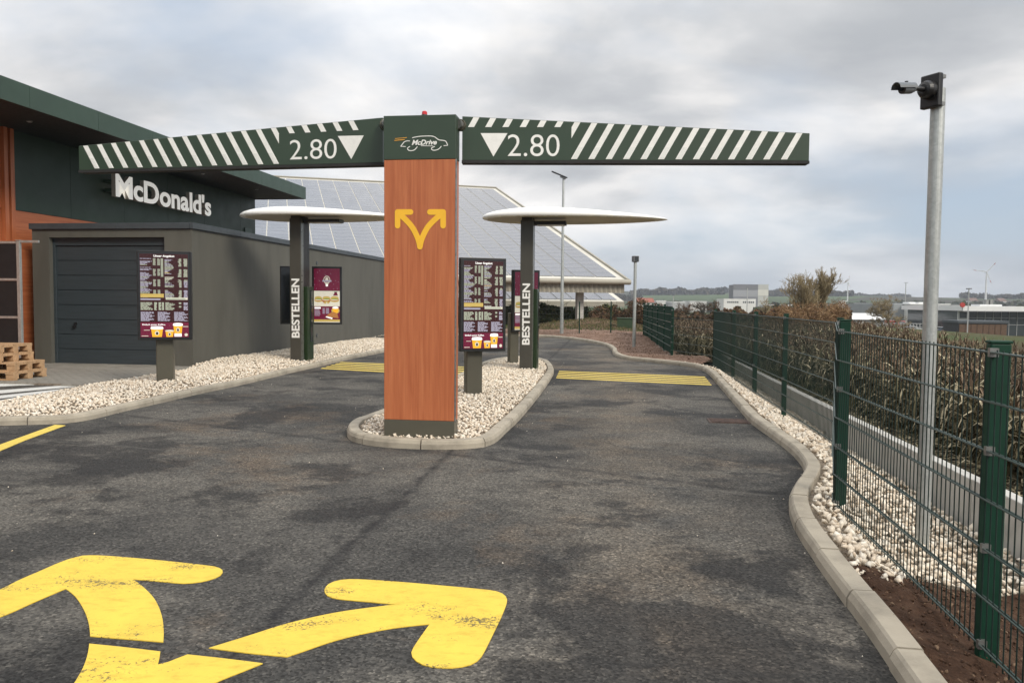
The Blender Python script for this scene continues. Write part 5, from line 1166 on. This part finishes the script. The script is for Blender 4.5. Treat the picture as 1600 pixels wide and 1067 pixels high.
mb = MB(); mb.box(fr, -.37, .37, -.23, .23, .662, .71); build('lid', mb, cabm, t, bev=.01); mb = MB(); mb.box(fr, .004, .33, -.212, -.201, .05, .62); build('door', mb, cabm, t); mb = MB(); mb.box(fr, -.33, -.004, -.212, -.201, .05, .62); build('door', mb, cabm, t)
# grass tufts
def tufts(name, label, poly, n, h, m_, zf, cat='grass'):
    p = np.array(poly); X = RNG.uniform(p[:, 0].min(), p[:, 0].max(), n*3); Y = RNG.uniform(p[:, 1].min(), p[:, 1].max(), n*3); k = in_poly(X, Y, poly); X = X[k][:n]; Y = Y[k][:n]; n = len(X)
    H = h*RNG.uniform(.4, 1.2, n); a = RNG.uniform(0, 6.28, n); U_ = np.c_[np.cos(a), np.sin(a), 0*a]*.008; V_ = np.c_[RNG.normal(0, .3, n), RNG.normal(0, .3, n), np.ones(n)]*H[:, None]/2
    o = quads_mesh(name, np.c_[X, Y, zf(X, Y)+H/2*.8], U_, V_, m_, kind='stuff'); tag(o, label, cat); return o
tufts('grass', 'thin green grass beyond the rear fence beside the green cabinet', [(3.2, 34), (9, 33), (9.4, 44), (-6, 44), (-4, 36)], 16000, .08, grass_m, zrear)
dry_g = island_mat('dry grass blades', [(0, (.09, .065, .035)), (1, (.24, .19, .11))], .95, 0, 5)
tufts('dry_grass', 'dry brown grass on the earth mound behind the rear fence', [(1, 34.5), (6, 34.5), (7.5, 40), (0, 40)], 7000, .10, dry_g, zrear)

# maize field: stalks with long bent dry leaves
def zfield(x, y):
    a = (x-3.3)*math.cos(TH)-(y-4.43)*math.sin(TH); return np.where(np.asarray(y) < 30, np.maximum(terrain(x, y), -.10-.10*np.maximum(a, 0)), terrain(x, y))
soil_patch('field_edge', [tuple(wallP(-1)+np.array([.09, 0])), tuple(wallP(19.9)+np.array([.09, 0])), (4.1, 19.9), (5.2, 31), (9.5, 31), (8, -1)], lambda x, y: zfield(x, y)+.025*fbm(x, y, 4, 11)+.01, soil_mat('field soil', (.03, .02, .013), (.065, .045, .028), (.11, .08, .05), 5.), .14)
def maize():
    V = []; Fc = []; K = 0
    cols = []
    def strip(p0, az, L_, w0, droop, k0):
        ts = (0, .35, .7, 1.); out = []
        for t_ in ts:
            r_ = L_*t_*(1-.25*droop*t_); zz_ = L_*(.75*t_-droop*t_*t_*1.05)
            wq = w0*(1-t_**2*.9)+.001; c = p0+np.array([math.cos(az)*r_*.75, math.sin(az)*r_*.75, zz_]); s_ = np.array([-math.sin(az), math.cos(az), .25*math.sin(7*t_+az)])*wq
            out += [c-s_, c+s_]
        return out
    front = [tuple(wallP(2.)+np.array([.95, 0])), tuple(wallP(19.3)+np.array([.9, 0])), (4.75, 20.6), (5.75, 31.), (6.5, 36)]
    poly = front+[(17, 38), (12., 20), (9.5, 2)]
    n_ = 30000; X = RNG.uniform(3.6, 17, n_); Y = RNG.uniform(2, 38, n_); X = np.round(X/.38)*.38+RNG.normal(0, .07, n_)+.0*Y; k = in_poly(X, Y, poly)
    d_ = dist_path(X, Y, front); k &= RNG.random(n_) < np.where(d_ < 1.6, 1., np.where(d_ < 3.2, .55, .20)); plants = [(a, b, 0 if c < 1.6 else 9) for a, b, c in zip(X[k], Y[k], d_[k])]
    for (x, y, r_) in plants:
        if y < 3.0 or x/y > .78: continue
        if y > 36 and r_ < 2: pass
        z = float(zfield(x, y))-.02; h = RNG.uniform(.49, .75)-z; lean = RNG.normal(0, .06, 2)
        p0 = np.array([x, y, z]); p1 = p0+np.array([lean[0], lean[1], h*.85])
        w_ = .009; V += [p0-[w_, 0, 0], p0+[w_, 0, 0], p1+[w_*.5, 0, 0], p1-[w_*.5, 0, 0], p0-[0, w_, 0], p0+[0, w_, 0], p1+[0, w_*.5, 0], p1-[0, w_*.5, 0]]
        Fc += [(K, K+1, K+2, K+3), (K+4, K+5, K+6, K+7)]; K += 8; cols += [0, 0]
        nl = 15 if r_ < 5 else 8
        far = y > 20
        for j in range(nl if not far else 6):
            t_ = RNG.uniform(.12, 1.0); b = p0+(p1-p0)*t_; o_ = strip(b, RNG.uniform(0, 6.28), RNG.uniform(.25, .60), RNG.uniform(.006, .018), RNG.uniform(.35, 1.25), K)
            V += o_; Fc += [(K, K+1, K+3, K+2), (K+2, K+3, K+5, K+4), (K+4, K+5, K+7, K+6)]; K += 8; cols += [0]*3
        for j in range(4):
            az = RNG.uniform(0, 6.28); q = p1+np.array([math.cos(az)*.07, math.sin(az)*.07, RNG.uniform(.08, .17)]); s_ = np.array([-math.sin(az), math.cos(az), 0])*.010
            V += [p1-s_, p1+s_, q+s_*.5, q-s_*.5]; Fc += [(K, K+1, K+2, K+3)]; K += 4; cols += [1]
    V = np.array([tuple(v) for v in V]); me = bpy.data.meshes.new('maize'); n = len(Fc); fa = np.array(Fc, dtype=np.int32)
    me.vertices.add(len(V)); me.vertices.foreach_set('co', V.ravel()); me.loops.add(4*n); me.loops.foreach_set('vertex_index', fa.ravel()); me.polygons.add(n)
    me.polygons.foreach_set('loop_start', np.arange(0, 4*n, 4, dtype=np.int32)); me.polygons.foreach_set('loop_total', np.full(n, 4, dtype=np.int32)); me.update(calc_edges=True)
    me.materials.append(corn_m); me.materials.append(corn_r); me.polygons.foreach_set('material_index', cols)
    o = link(bpy.data.objects.new('maize_field', me), kind='stuff'); tag(o, 'tall dry brown maize behind the low wall and the mesh fence', 'maize'); return len(plants), n
print('maize', maize())
# litter and low weeds at the foot of the maize
lw = [tuple(wallP(2.5)+np.array([.15, 0])), tuple(wallP(18)+np.array([.15, 0])), tuple(wallP(18)+np.array([4.5, 0])), tuple(wallP(2.5)+np.array([4.5, 0]))]
p = np.array(lw); n = 26000; X = RNG.uniform(p[:, 0].min(), p[:, 0].max(), n); Y = RNG.uniform(2.5, 18, n); k = in_poly(X, Y, lw); X = X[k]; Y = Y[k]; n = len(X)
a = RNG.uniform(0, 6.28, n); L_ = RNG.uniform(.03, .12, n)[:, None]; U_ = np.c_[np.cos(a), np.sin(a), RNG.normal(0, .25, n)]*L_; V_ = np.c_[-np.sin(a), np.cos(a), RNG.normal(0, .3, n)]*.006
o = quads_mesh('leaf_litter', np.c_[X, Y, zfield(X, Y)+.03+RNG.random(n)*.04], U_, V_, corn_m, kind='stuff'); tag(o, 'flattened dry leaves on the ground between the low wall and the maize', 'leaf litter')
weed_m = island_mat('weeds straw', [(0, (.04, .05, .018)), (.5, (.08, .075, .03)), (1, (.20, .165, .09))], .9, 0, 5)
tufts('weeds', 'green and straw coloured weeds at the foot of the maize', [tuple(wallP(3)+np.array([1.3, 0])), tuple(wallP(17)+np.array([.5, 0])), tuple(wallP(19)+np.array([2.5, 0])), tuple(wallP(3)+np.array([2.6, 0]))], 4500, .24, weed_m, lambda x, y: zfield(x, y), 'weeds')

# bare trees
def bare_tree(name, label, x, y, h, spread, m_, levels=5, seed=1, trunk=.12, group=None, crown_n=0, crown_m=None, cat='tree', upright=.5, rmin=.010):
    r = np.random.default_rng(seed); z = gz(x, y); t = thing(name, label, cat, (x, y, z), group); tr = MB(); cr = MB()
    def grow(p, d, L_, rad, lv):
        n = 3; pts = [p]; dd_ = d.copy()
        for i in range(n): dd_ = dd_+r.normal(0, .12, 3)+np.array([0, 0, .05*upright]); dd_ /= np.linalg.norm(dd_); pts.append(pts[-1]+dd_*L_/n)
        (tr if lv <= 1 else cr).tube(pts, [max(q_, rmin) for q_ in (rad, rad*.85, rad*.72, rad*.6)], 5 if lv < 2 else 3, caps=False)
        if lv >= levels: return
        for k in range((r.integers(3, 5) if levels < 6 else (4 if lv in (1, 3, 5) else 3)) if lv else 7):
            s_ = r.integers(1, n+1) if lv else r.integers(0, n+1); q = pts[s_]; a = r.normal(0, 1, 3)*spread; nd = dd_+a; nd[2] = max(nd[2], -.1)+upright*.35; nd /= np.linalg.norm(nd); grow(q, nd, L_*r.uniform(.58, .80), rad*.55, lv+1)
    grow(np.array([x, y, z-.1]), np.array([0, 0, 1.]), h*.36, trunk, 0)
    build('trunk', tr, twig_d, t); build('crown', cr, m_, t); return t
def at(px, py, Y): q = D(px, py, Y); return q[0], q[1]
x, y = at(1254, 480, 62); bare_tree('bare_tree', 'bare multi stemmed tree with yellow lichen, left of the taller bare tree beyond the maize', x, y, 5.0, .36, twig_y, 6, 3, .14, 'bare trees beyond the maize', upright=.9)
x, y = at(1288, 480, 64); bare_tree('bare_tree', 'tallest bare tree with fine upright twigs, above the orange shrubs', x, y, 5.6, .36, twig_y, 6, 8, .16, 'bare trees beyond the maize', upright=.9)
x, y = at(1390, 480, 128); bare_tree('bare_tree', 'small round olive brown tree left of the grey hall', x, y, 6.2, .75, twig_y, 6, 5, .2, rmin=.016)
for i, (px, Y, rx, hh, lb) in enumerate(((1228, 60, 1.5, 4.2, 'leftmost'), (1250, 58, 1.7, 4.3, 'second from left'), (1272, 57, 1.7, 4.5, 'middle'), (1293, 59, 1.6, 4.3, 'second from right'), (1306, 63, 1.1, 4.2, 'rightmost'))):
    x, y = at(px, 500, Y); foliage('willow_shrub', 'orange brown twiggy shrub, '+lb+' of the row under the two bare trees', 'shrub', (x, y, gz(x, y)), (rx, 1.6, hh*.54), 3800, .026, twig_o, 'orange shrubs beyond the maize', 24, elong=12, stem_mat=twig_o)
# loose bushes and small trees of the valley between the fence and the tower block
for i, (px, Y, h, m_, lb) in enumerate(((1030, 75, 5.2, twig_d, 'above the screened fence'), (1068, 90, 6.0, leaf_b, 'left of the grey tower block'), (1100, 105, 7.0, twig_d, 'just left of the white office'), (1122, 80, 5.6, leaf_b, 'reddish, in front of the white office'), (1195, 95, 6.4, twig_y, 'in front of the pale side of the tower block'), (1218, 88, 5.6, leaf_b, 'dark red, right of the tower block'))):
    x, y = at(px, 480, Y); bare_tree('valley_tree', 'small bare tree in the valley, '+lb, x, y, h*.46, .9, m_, 5, 20+i, .12, 'small bare trees in the valley')
# belts
def belt(name, label, spots, n, ls, m_, cat='trees'):
    Cn = []; 
    for (px0, px1, Y, h, th_) in spots:
        k = n; px = RNG.uniform(px0, px1, k); Yv = Y+RNG.uniform(0, th_, k); X = (px-800)/FPX*Yv; zg_ = terrain(X, Yv); hm = h*(.72+.16*np.sin(px*.21+Y)+.12*np.sin(px*.067+1))*np.random.default_rng(4).uniform(.75, 1, k)
        Cn.append(np.c_[X, Yv, zg_+hm*RNG.random(k)**.8])
    Cn = np.vstack(Cn); n_ = len(Cn); u = rnd_dirs(n_); v = np.cross(u, rnd_dirs(n_)); v /= np.linalg.norm(v, axis=1)[:, None]; s = ls*RNG.uniform(.5, 1.4, n_)[:, None]
    o = quads_mesh(name, Cn, u*s, v*s, m_, kind='stuff'); tag(o, label, cat)
belt('distant_wood', 'far dark wood along the skyline hills', ((985, 1130, 1500, 13, 60), (1090, 1240, 1750, 12, 60), (1195, 1330, 1400, 9, 50), (1330, 1420, 1900, 9, 40), (1500, 1760, 1300, 8, 50), (900, 1000, 1200, 9, 50)), 3600, 2.6, woods_m)
belt('valley_hedges', 'olive and brown hedgerows across the far valley', ((985, 1330, 520, 7, 30), (1000, 1420, 760, 8, 40), (1330, 1760, 900, 9, 40), (1300, 1480, 330, 5, 12), (1180, 1320, 300, 5, 12), (1480, 1760, 420, 8, 20)), 3600, 1.1, woods_g)
belt('valley_scrub', 'brown scrub on the slope below the maize field', ((990, 1140, 62, 1.5, 14), (1130, 1330, 80, 1.8, 14), (1330, 1420, 150, 2.0, 8)), 9000, .09, leaf_b)

# ------------------------------------------------------------ far buildings
grey1 = mat('dark grey cladding', (.15, .155, .17), .6, var=.04, scale=.1); grey2 = mat('mid grey cladding', (.27, .28, .30), .6, var=.04, scale=.1); grey3 = mat('slate cladding', (.19, .20, .22), .6, var=.04, scale=.1)
cream1 = mat('pale cladding', (.55, .55, .50), .6, var=.04, scale=.1); cream2 = mat('pale grey cladding', (.42, .43, .41), .6, var=.04, scale=.1); whitew = mat('white render', (.62, .62, .60), .7, var=.05, scale=.2)
greyw = mat('light grey sheet wall', (.36, .37, .37), .6, var=.05, scale=.3); dullr = mat('dull brown roof', (.16, .10, .08), .8, var=.1); redr = mat('red tile roof', (.26, .085, .055), .8, var=.15, scale=.5); dgreen = mat('dark green hall door', (.035, .065, .055), .5, var=.08, scale=.6)
winm = mat('far window glass', (.045, .055, .06), .15, var=.1); whiter = mat('white membrane roof', (.66, .67, .67), .6, var=.05, scale=.1)
def blk(px0, px1, ytop, Y, depth, yaw=0, zb=None):
    """frame at the lower left front corner, width and height"""
    a = D(px0, ytop, Y); b = D(px1, ytop, Y); w_ = abs(b[0]-a[0]); z0 = gz(a[0], a[1]) if zb is None else zb
    return frame((a[0], a[1], z0-.3), yaw), w_, (a[2]+b[2])/2-z0+.3
# tower block with its three-tone cladding
fr, w_, h = blk(1146, 1183.5, 445, 420, 30, 0)
fr = frame(fr[0], -6)
t = thing('tower_block', 'tall windowless grey warehouse block with pale side, on the horizon', 'building', fr[0])
mb = MB(); mb.box(fr, 0, w_, 0, 14, 0, h); build('wall', mb, grey1, t)
h0 = h-10.2
mb = MB(); mb.box(fr, 0, w_, -.25, -.02, h0, h0+3.6); build('cladding_band', mb, grey3, t); mb = MB(); mb.box(fr, 0, w_, -.25, -.02, h0+3.7, h0+7.4); build('cladding_band', mb, grey2, t); mb = MB(); mb.box(fr, 0, w_, -.25, -.02, h0+7.5, h+.2); build('cladding_band', mb, grey1, t)
mb = MB(); mb.box(fr, .0, w_, -.25, -.02, 0, h0-.1); build('cladding_band', mb, grey3, t)
mb = MB(); mb.box(fr, w_+.02, w_+5.4, -.2, 14, 0, h-2.5); build('pale_wall', mb, cream2, t); mb = MB(); mb.box(fr, w_+.02, w_+5.4, -.3, 14, h-5.8, h-2.6); build('cladding_band', mb, cream1, t); mb = MB(); mb.box(fr, w_+.02, w_+5.4, -.25, 14, h-2.5, h+.2); build('cladding_band', mb, cream2, t)
fr, w_, h = blk(1131, 1181, 467, 400, 20); t = thing('office_building', 'low white office with a row of windows at the foot of the tower block', 'building', fr[0])
mb = MB(); mb.box(fr, 0, w_, 0, 14, 0, h); build('wall', mb, whitew, t)
for k in range(14):
    if k in (6, 7): continue
    mb = MB(); x = 1.8+k*1.0; mb.box(fr, x, x+.65, -.08, .02, h-2.1, h-1.3); build('window', mb, winm, t)
def hall(name, label, px0, px1, ytop, Y, wm, rm, depth=25, pitch=0., roofh=.6, yaw=0, windows=0, group=None, zb=None):
    fr, w_, h = blk(px0, px1, ytop, Y, depth, yaw, zb); t = thing(name, label, 'building', fr[0], group)
    mb = MB(); mb.box(fr, 0, w_, 0, depth, 0, h-roofh-pitch); build('wall', mb, wm, t)
    if pitch: mb = MB(); mb.prism([(-.5, h-roofh-pitch), (w_+.5, h-roofh-pitch), (w_+.5, h-pitch), (0, h-pitch)], fr, -.5, depth+.5); mb = MB(); q = (fr[0], fr[2], -fr[1], EZ); mb.prism([(-.6, h-roofh-pitch), (depth+.6, h-roofh-pitch), (depth/2, h)], q, -w_-.4, .4); build('roof', mb, rm, t)
    else: mb = MB(); mb.box(fr, -.3, w_+.3, -.3, depth+.3, h-roofh+.002, h); build('roof', mb, rm, t)
    for k in range(windows): x = w_*(k+.3)/windows; mb = MB(); mb.box(fr, x, x+w_*.4/windows, -.06, .02, h-roofh-pitch-1.8, h-roofh-pitch-.7); build('window', mb, winm, t)
    return t, fr, w_, h
hall('brick_house', 'long red roofed house far behind the screened fence', 998, 1022, 465.5, 430, whitew, redr, 12, 2.2, .2)
hall('white_hall', 'long low white hall left of the grey tower block', 1078, 1104, 470.5, 500, whitew, whiter, 20)
hall('white_hall', 'small white hall beside the red roofed house', 1026, 1040, 469.5, 470, whitew, whiter, 20)
hall('white_hall', 'pale low hall between the small white hall and the long white one', 1050, 1070, 471.5, 480, greyw, whiter, 20)
hall('pale_hall', 'low pale hall right of the tower block, behind the bare trees', 1207, 1238, 476, 380, greyw, whiter, 20)
hall('red_roofed_house', 'small red roofed house right of the tower block', 1214, 1228, 483, 260, whitew, redr, 9, 2., .2)
hall('long_shed', 'long cream coloured shed roof in the middle distance', 1318, 1385, 483.5, 260, cream1, cream1, 14)
t, fr, w_, h = hall('round_roofed_shed', 'low shed with a shining white roof right of the orange shrubs', 1312, 1382, 489.5, 175, greyw, whiter, 9, 1.2, .2)
hall('silo', 'white silo like block beside the bare trees', 1314.5, 1321.5, 470, 300, whitew, whiter, 3, 0, .3)
hall('far_farmhouse', 'farmhouse roof on the skyline left of the wind turbine', 1517, 1529, 465.5, 1050, whitew, dullr, 14, 4, .2)
hall('far_farmhouse', 'farmhouse roof on the skyline right of the wind turbine', 1563, 1573, 466, 1050, whitew, dullr, 14, 4, .2)
# grey hall with green doors and showroom
YH = 185.
fr, w_, h = blk(1423, 1484, 474.5, YH, 20); t = thing('grey_hall', 'light grey hall with tall dark green doors behind the camera pole', 'building', fr[0])
mb = MB(); mb.box(fr, 0, w_, 0, 30, 0, h-.3); build('wall', mb, whitew, t); mb = MB(); mb.box(fr, -.2, w_+.2, -.2, 30.2, h-.298, h); build('roof', mb, whiter, t)
mb = MB(); mb.box(fr, -2.6, -.02, 3, 30, 0, h-.1); build('side_wall', mb, mat('grey side wall', (.25, .27, .28), .6, var=.05, scale=.3), t)
for k, (a, b) in enumerate(((.3, 1.7), (1.8, 3.2), (3.3, 4.6), (5.7, 7.2), (7.3, 8.8))): mb = MB(); mb.box(fr, a, min(b, w_-.2), -.1, -.02, .2, h-2.6); build('hall_door', mb, dgreen, t)
fr2, w2, h2 = blk(1484, 1501, 475.5, YH, 10); mb = MB(); mb.box(fr2, .1, w2, -.2, 20, 0, h2); build('annex_wall', mb, mat('mid grey wall', (.22, .23, .235), .6, var=.05, scale=.3), t)
for k in range(4): mb = MB(); mb.box(fr2, .3+k*.6, .75+k*.6, -.28, -.22, h2-2.9, h2-1.9); build('window', mb, winm, t)
for k in range(2): mb = MB(); mb.box(fr2, .3+k*1.2, 1.3+k*1.2, -.28, -.22, .3, 2.6); build('window', mb, winm, t)
for a in (2.6, 5.0, 7.5): mb = MB(); mb.box(fr, a, a+1.6, 6, 9, h+.002, h+.35); build('roof_light', mb, whiter, t)
YS = 150.; fr, w_, h = blk(1501, 1690, 479, YS, 20); t = thing('showroom', 'glazed showroom with wide flat white roof at the right edge of the photo', 'building', fr[0])
mb = MB(); mb.box(fr, -.4, w_, -1.5, 22, h-.9, h); build('roof', mb, whiter, t); mb = MB(); mb.box(fr, -.42, w_+.02, -1.52, -1.44, h-1.05, h-.901); build('roof_edge', mb, grey1, t)
mb = MB(); mb.box(fr, 0, w_, 1, 20, .2, h-.91); build('glazing', mb, winm, t)
for k in range(0, 14): mb = MB(); x = 2.2+k*1.55; mb.box(fr, x, x+.09, .9, .98, .2, h-.92); build('mullion', mb, greyw, t)
for z in (h-2.3, h-3.6): mb = MB(); mb.box(fr, 2.1, w_, .91, .97, z, z+.09); build('transom', mb, greyw, t)
mb = MB(); mb.box(fr, 0, 2.0, .7, .99, .2, h-.92); build('porch_wall', mb, cream2, t); mb = MB(); mb.box(fr, .3, 1.6, .6, .69, h-2.3, h-1.2); build('window', mb, winm, t)
for a in (5.3, 6.1): mb = MB(); mb.box(fr, a+2, a+2.5, 4, 5, h+.002, h+1.3); build('roof_vent', mb, steel, t)
mb = MB(); mb.box(fr, 5.5, 9.8, 3, 6, h+.002, h+.35); build('roof_light', mb, whiter, t)
q = D(1504.5, 476.5, YS-1.8); t = thing('round_sign', 'round red sign standing on the showroom roof corner', 'sign', q); mb = MB(); mb.tube([q, q+np.array([0, .25, 0])], .46, 20); build('disc', mb, mat('red sign paint', (.38, .03, .025), .5), t)
mb = MB(); mb.box(frame(q, 0), -.05, .05, .05, .15, -1.0, -.47); build('post', mb, steel, t)
# timber clad shed
YC = 112.; fr, w_, h = blk(1540, 1574.5, 502, YC, 6); t = thing('timber_shed', 'brown timber clad box shed with dark flat roof, in front of the showroom', 'shed', fr[0])
timb = mat('brown timber cladding', (.10, .058, .034), .8, var=.2, scale=1.5, stretch=(1, 1, 8)); L0 = (D(1498, 502, YC)[0]-fr[0][0])
mb = MB(); mb.box(fr, L0, w_, 0, 4, 0, h-.3); build('wall', mb, mat('dark shed frame', (.03, .032, .036), .6), t); mb = MB(); mb.box(fr, L0-.15, w_+.15, -.2, 4.2, h-.298, h+.05); build('roof', mb, garage_t, t)
n = 8
for k in range(n): a = L0+.08+(w_-L0-.16)*k/n; b = L0+.08+(w_-L0-.16)*(k+1)/n-.07; mb = MB(); mb.box(fr, a, b, -.07, -.01, .1, h-.45); build('timber_panel', mb, timb, t)
# ---- cars
def car(px, py, Y, yaw, colr, label, name='parked_car', van=False):
    q = D(px, py, Y); fr = frame((q[0], q[1], gz(q[0], q[1])), yaw); t = thing(name, label, 'van' if van else 'car', fr[0], 'vehicles parked beside the grey hall')
    m_ = mat('car paint %s' % (colr,), colr, .3, var=.03, spec=.6, coat=.6)
    prof = [(-2.15, .35), (2.15, .35), (2.2, .75), (1.95, .95), (1.1, 1.05), (.45, 1.45), (-1.2, 1.48), (-1.95, 1.05), (-2.2, .9)] if not van else [(-2.6, .4), (2.6, .4), (2.65, 1.1), (2.1, 1.4), (1.7, 2.3), (-2.6, 2.35)]
    mb = MB(); mb.prism(prof, fr, -.86, .86); build('body', mb, m_, t, bev=.06)
    g_ = [(.95, 1.03), (.42, 1.37), (-1.1, 1.40), (-1.65, 1.03)] if not van else [(2.0, 1.42), (1.68, 2.1), (.8, 2.1), (.8, 1.42)]
    mb = MB(); mb.prism(g_, fr, -.875, -.865); build('side_window', mb, winm, t); mb = MB(); mb.prism(g_, fr, .865, .875); build('side_window', mb, winm, t)
    x0, z0, x1, z1 = (1.12, 1.06, .48, 1.42) if not van else (2.12, 1.45, 1.74, 2.2)
    d = np.array([z1-z0, x0-x1]); d /= np.linalg.norm(d); d *= .02
    mb = MB(); mb.prism([(x0, z0), (x1, z1), (x1+d[0], z1+d[1]), (x0+d[0], z0+d[1])], fr, -.7, .7); build('windscreen', mb, winm, t)
    for sx in (-1.35, 1.35):
        for sy in (-.88, .70): mb = MB(); c = fp(fr, sx, sy, .33); mb.tube([c, c+fr[2]*.18], .33, 14); w__ = build('wheel', mb, black_r, t); mb = MB(); c = fp(fr, sx, sy+(-.012 if sy < 0 else .182), .33); mb.tube([c, c+fr[2]*.01], .19, 12); build('rim', mb, steel, w__)
    for sy in (-.6, .6): c = fp(fr, 2.19, sy, .72); mb = MB(); mb.box((c, fr[1], fr[2], EZ), -.01, .03, -.16, .16, -.07, .07); build('headlight', mb, white_r, t)
car(1464, 515, 158, -60, (.62, .60, .08), 'yellow car at the left end of the parked row right of the camera pole')
car(1475, 515, 156, -55, (.60, .61, .62), 'white car in the parked row right of the camera pole')
car(1486, 515, 153, -50, (.12, .15, .20), 'dark blue grey car in the parked row')
car(1496, 516, 150, -50, (.34, .38, .42), 'silver blue car at the right end of the parked row, beside the timber shed')
car(1424, 514, 155, -20, (.45, .47, .48), 'silver car left of the camera pole behind the grey railing')
car(1388, 512, 150, -30, (.50, .52, .53), 'pale car at the left end of the grey railing')
car(1400, 505, 165, -80, (.50, .035, .03), 'red van standing between the small round tree and the grey hall', 'parked_van', True)
# railing
q0 = D(1378, 514, 140); q1 = D(1442, 518, 137); t = thing('railing', 'light grey railing in front of the parked cars', 'railing', q0)
for k in range(14):
    q = q0+(q1-q0)*k/13; z = gz(q[0], q[1]); mb = MB(); mb.box(frame((q[0], q[1], 0), 0), -.05, .05, -.05, .05, z, D(1400, 505.5, 140)[2]); build('post', mb, greyw, t)
mb = MB(); zt_ = D(1400, 505, 140)[2]; mb.tube([(q0[0], q0[1], zt_), (q1[0], q1[1], zt_)], .07, 6); build('top_rail', mb, greyw, t); mb = MB(); mb.tube([(q0[0], q0[1], zt_-.6), (q1[0], q1[1], zt_-.6)], .05, 6); build('middle_rail', mb, greyw, t)
# lamp masts
def mast(px, ytop, Y, label, r=.09, head=.5):
    q = D(px, ytop, Y); z0 = gz(q[0], q[1]); t = thing('lamp_mast', label, 'lamp mast', (q[0], q[1], z0)); mb = MB(); mb.tube([(q[0], q[1], z0-.2), q], [r*1.2, r], 8); build('pole', mb, greyw, t)
    mb = MB(); mb.box(frame(q, 0), -head, head, -.15, .15, 0.002, .14); build('lamp_head', mb, grey1, t)
mast(1514, 452, 105, 'thin lamp mast in front of the showroom', .07, .32)
mast(1415.5, 442, 330, 'tall thin floodlight mast above the fields left of the camera pole', .16, .8)
mast(1168, 450, 180, 'thin lamp mast in front of the grey tower block', .10, .3)
mast(1052, 462, 160, 'thin mast above the screened fence', .08, .25)
# wind turbines
def turbine(px, hub, Y, label, yaw, ph, bl, base_py):
    q = D(px, hub, Y); z0 = gz(q[0], q[1]); t = thing('wind_turbine', label, 'wind turbine', (q[0], q[1], z0), None)
    wt = mat('turbine white', (.62, .63, .64), .5, var=.02); mb = MB(); mb.tube([(q[0], q[1], z0-2), q], [bl*.085, bl*.045], 16); build('tower', mb, wt, t)
    fr = frame(q, yaw); mb = MB(); mb.tube([fp(fr, 0, -bl*.09, 0), fp(fr, 0, bl*.16, 0)], bl*.05, 12); build('nacelle', mb, wt, t); mb = MB(); mb.tube([fp(fr, 0, -bl*.16, 0), fp(fr, 0, -bl*.0901, 0)], [bl*.02, bl*.055], 12); build('hub', mb, wt, t)
    for k in range(3):
        a = math.radians(ph+120*k); u = fr[1]*math.cos(a)+EZ*math.sin(a); v = fr[1]*-math.sin(a)+EZ*math.cos(a); o_ = fp(fr, 0, -bl*.12, 0)
        mb = MB(); F_ = (o_, u, fr[2], v); mb.prism([(bl*.03, -bl*.025), (bl*.2, -bl*.055), (bl, -bl*.012), (bl, bl*.008), (bl*.15, bl*.03), (bl*.03, bl*.025)], F_, -bl*.012, bl*.012); b_ = build('blade', mb, wt, t)
        mb = MB(); mb.prism([(bl*.70, -bl*.031), (bl*.86, -bl*.021), (bl*.86, bl*.014), (bl*.70, bl*.018)], F_, -bl*.016, bl*.016); build('blade_stripe', mb, mat('turbine red band', (.40, .06, .05), .5), b_)
turbine(1541.5, 425, 900, 'white wind turbine with red banded blades standing on the skyline', -25, 51, 15., 470)
turbine(1325, 442, 1150, 'distant slim wind turbine right of the tall bare tree', 75, 92, 11., 470)

# ------------------------------------------------------------ haze
HZ = 1
if HZ:
    hm = bpy.data.materials.new('haze'); hm.use_nodes = True; tt = hm.node_tree; tt.nodes.clear()
    pv = N(tt, 'ShaderNodeVolumePrincipled'); pv.inputs['Color'].default_value = (.80, .86, .95, 1); pv.inputs['Density'].default_value = .00022; pv.inputs['Anisotropy'].default_value = .2
    oo = N(tt, 'ShaderNodeOutputMaterial'); L(tt, pv.outputs[0], oo.inputs['Volume'])
    mb = MB(); mb.box(WF, -3400, 3400, -500, 3600, -14, 62); build('haze', mb, hm, kind='stuff')
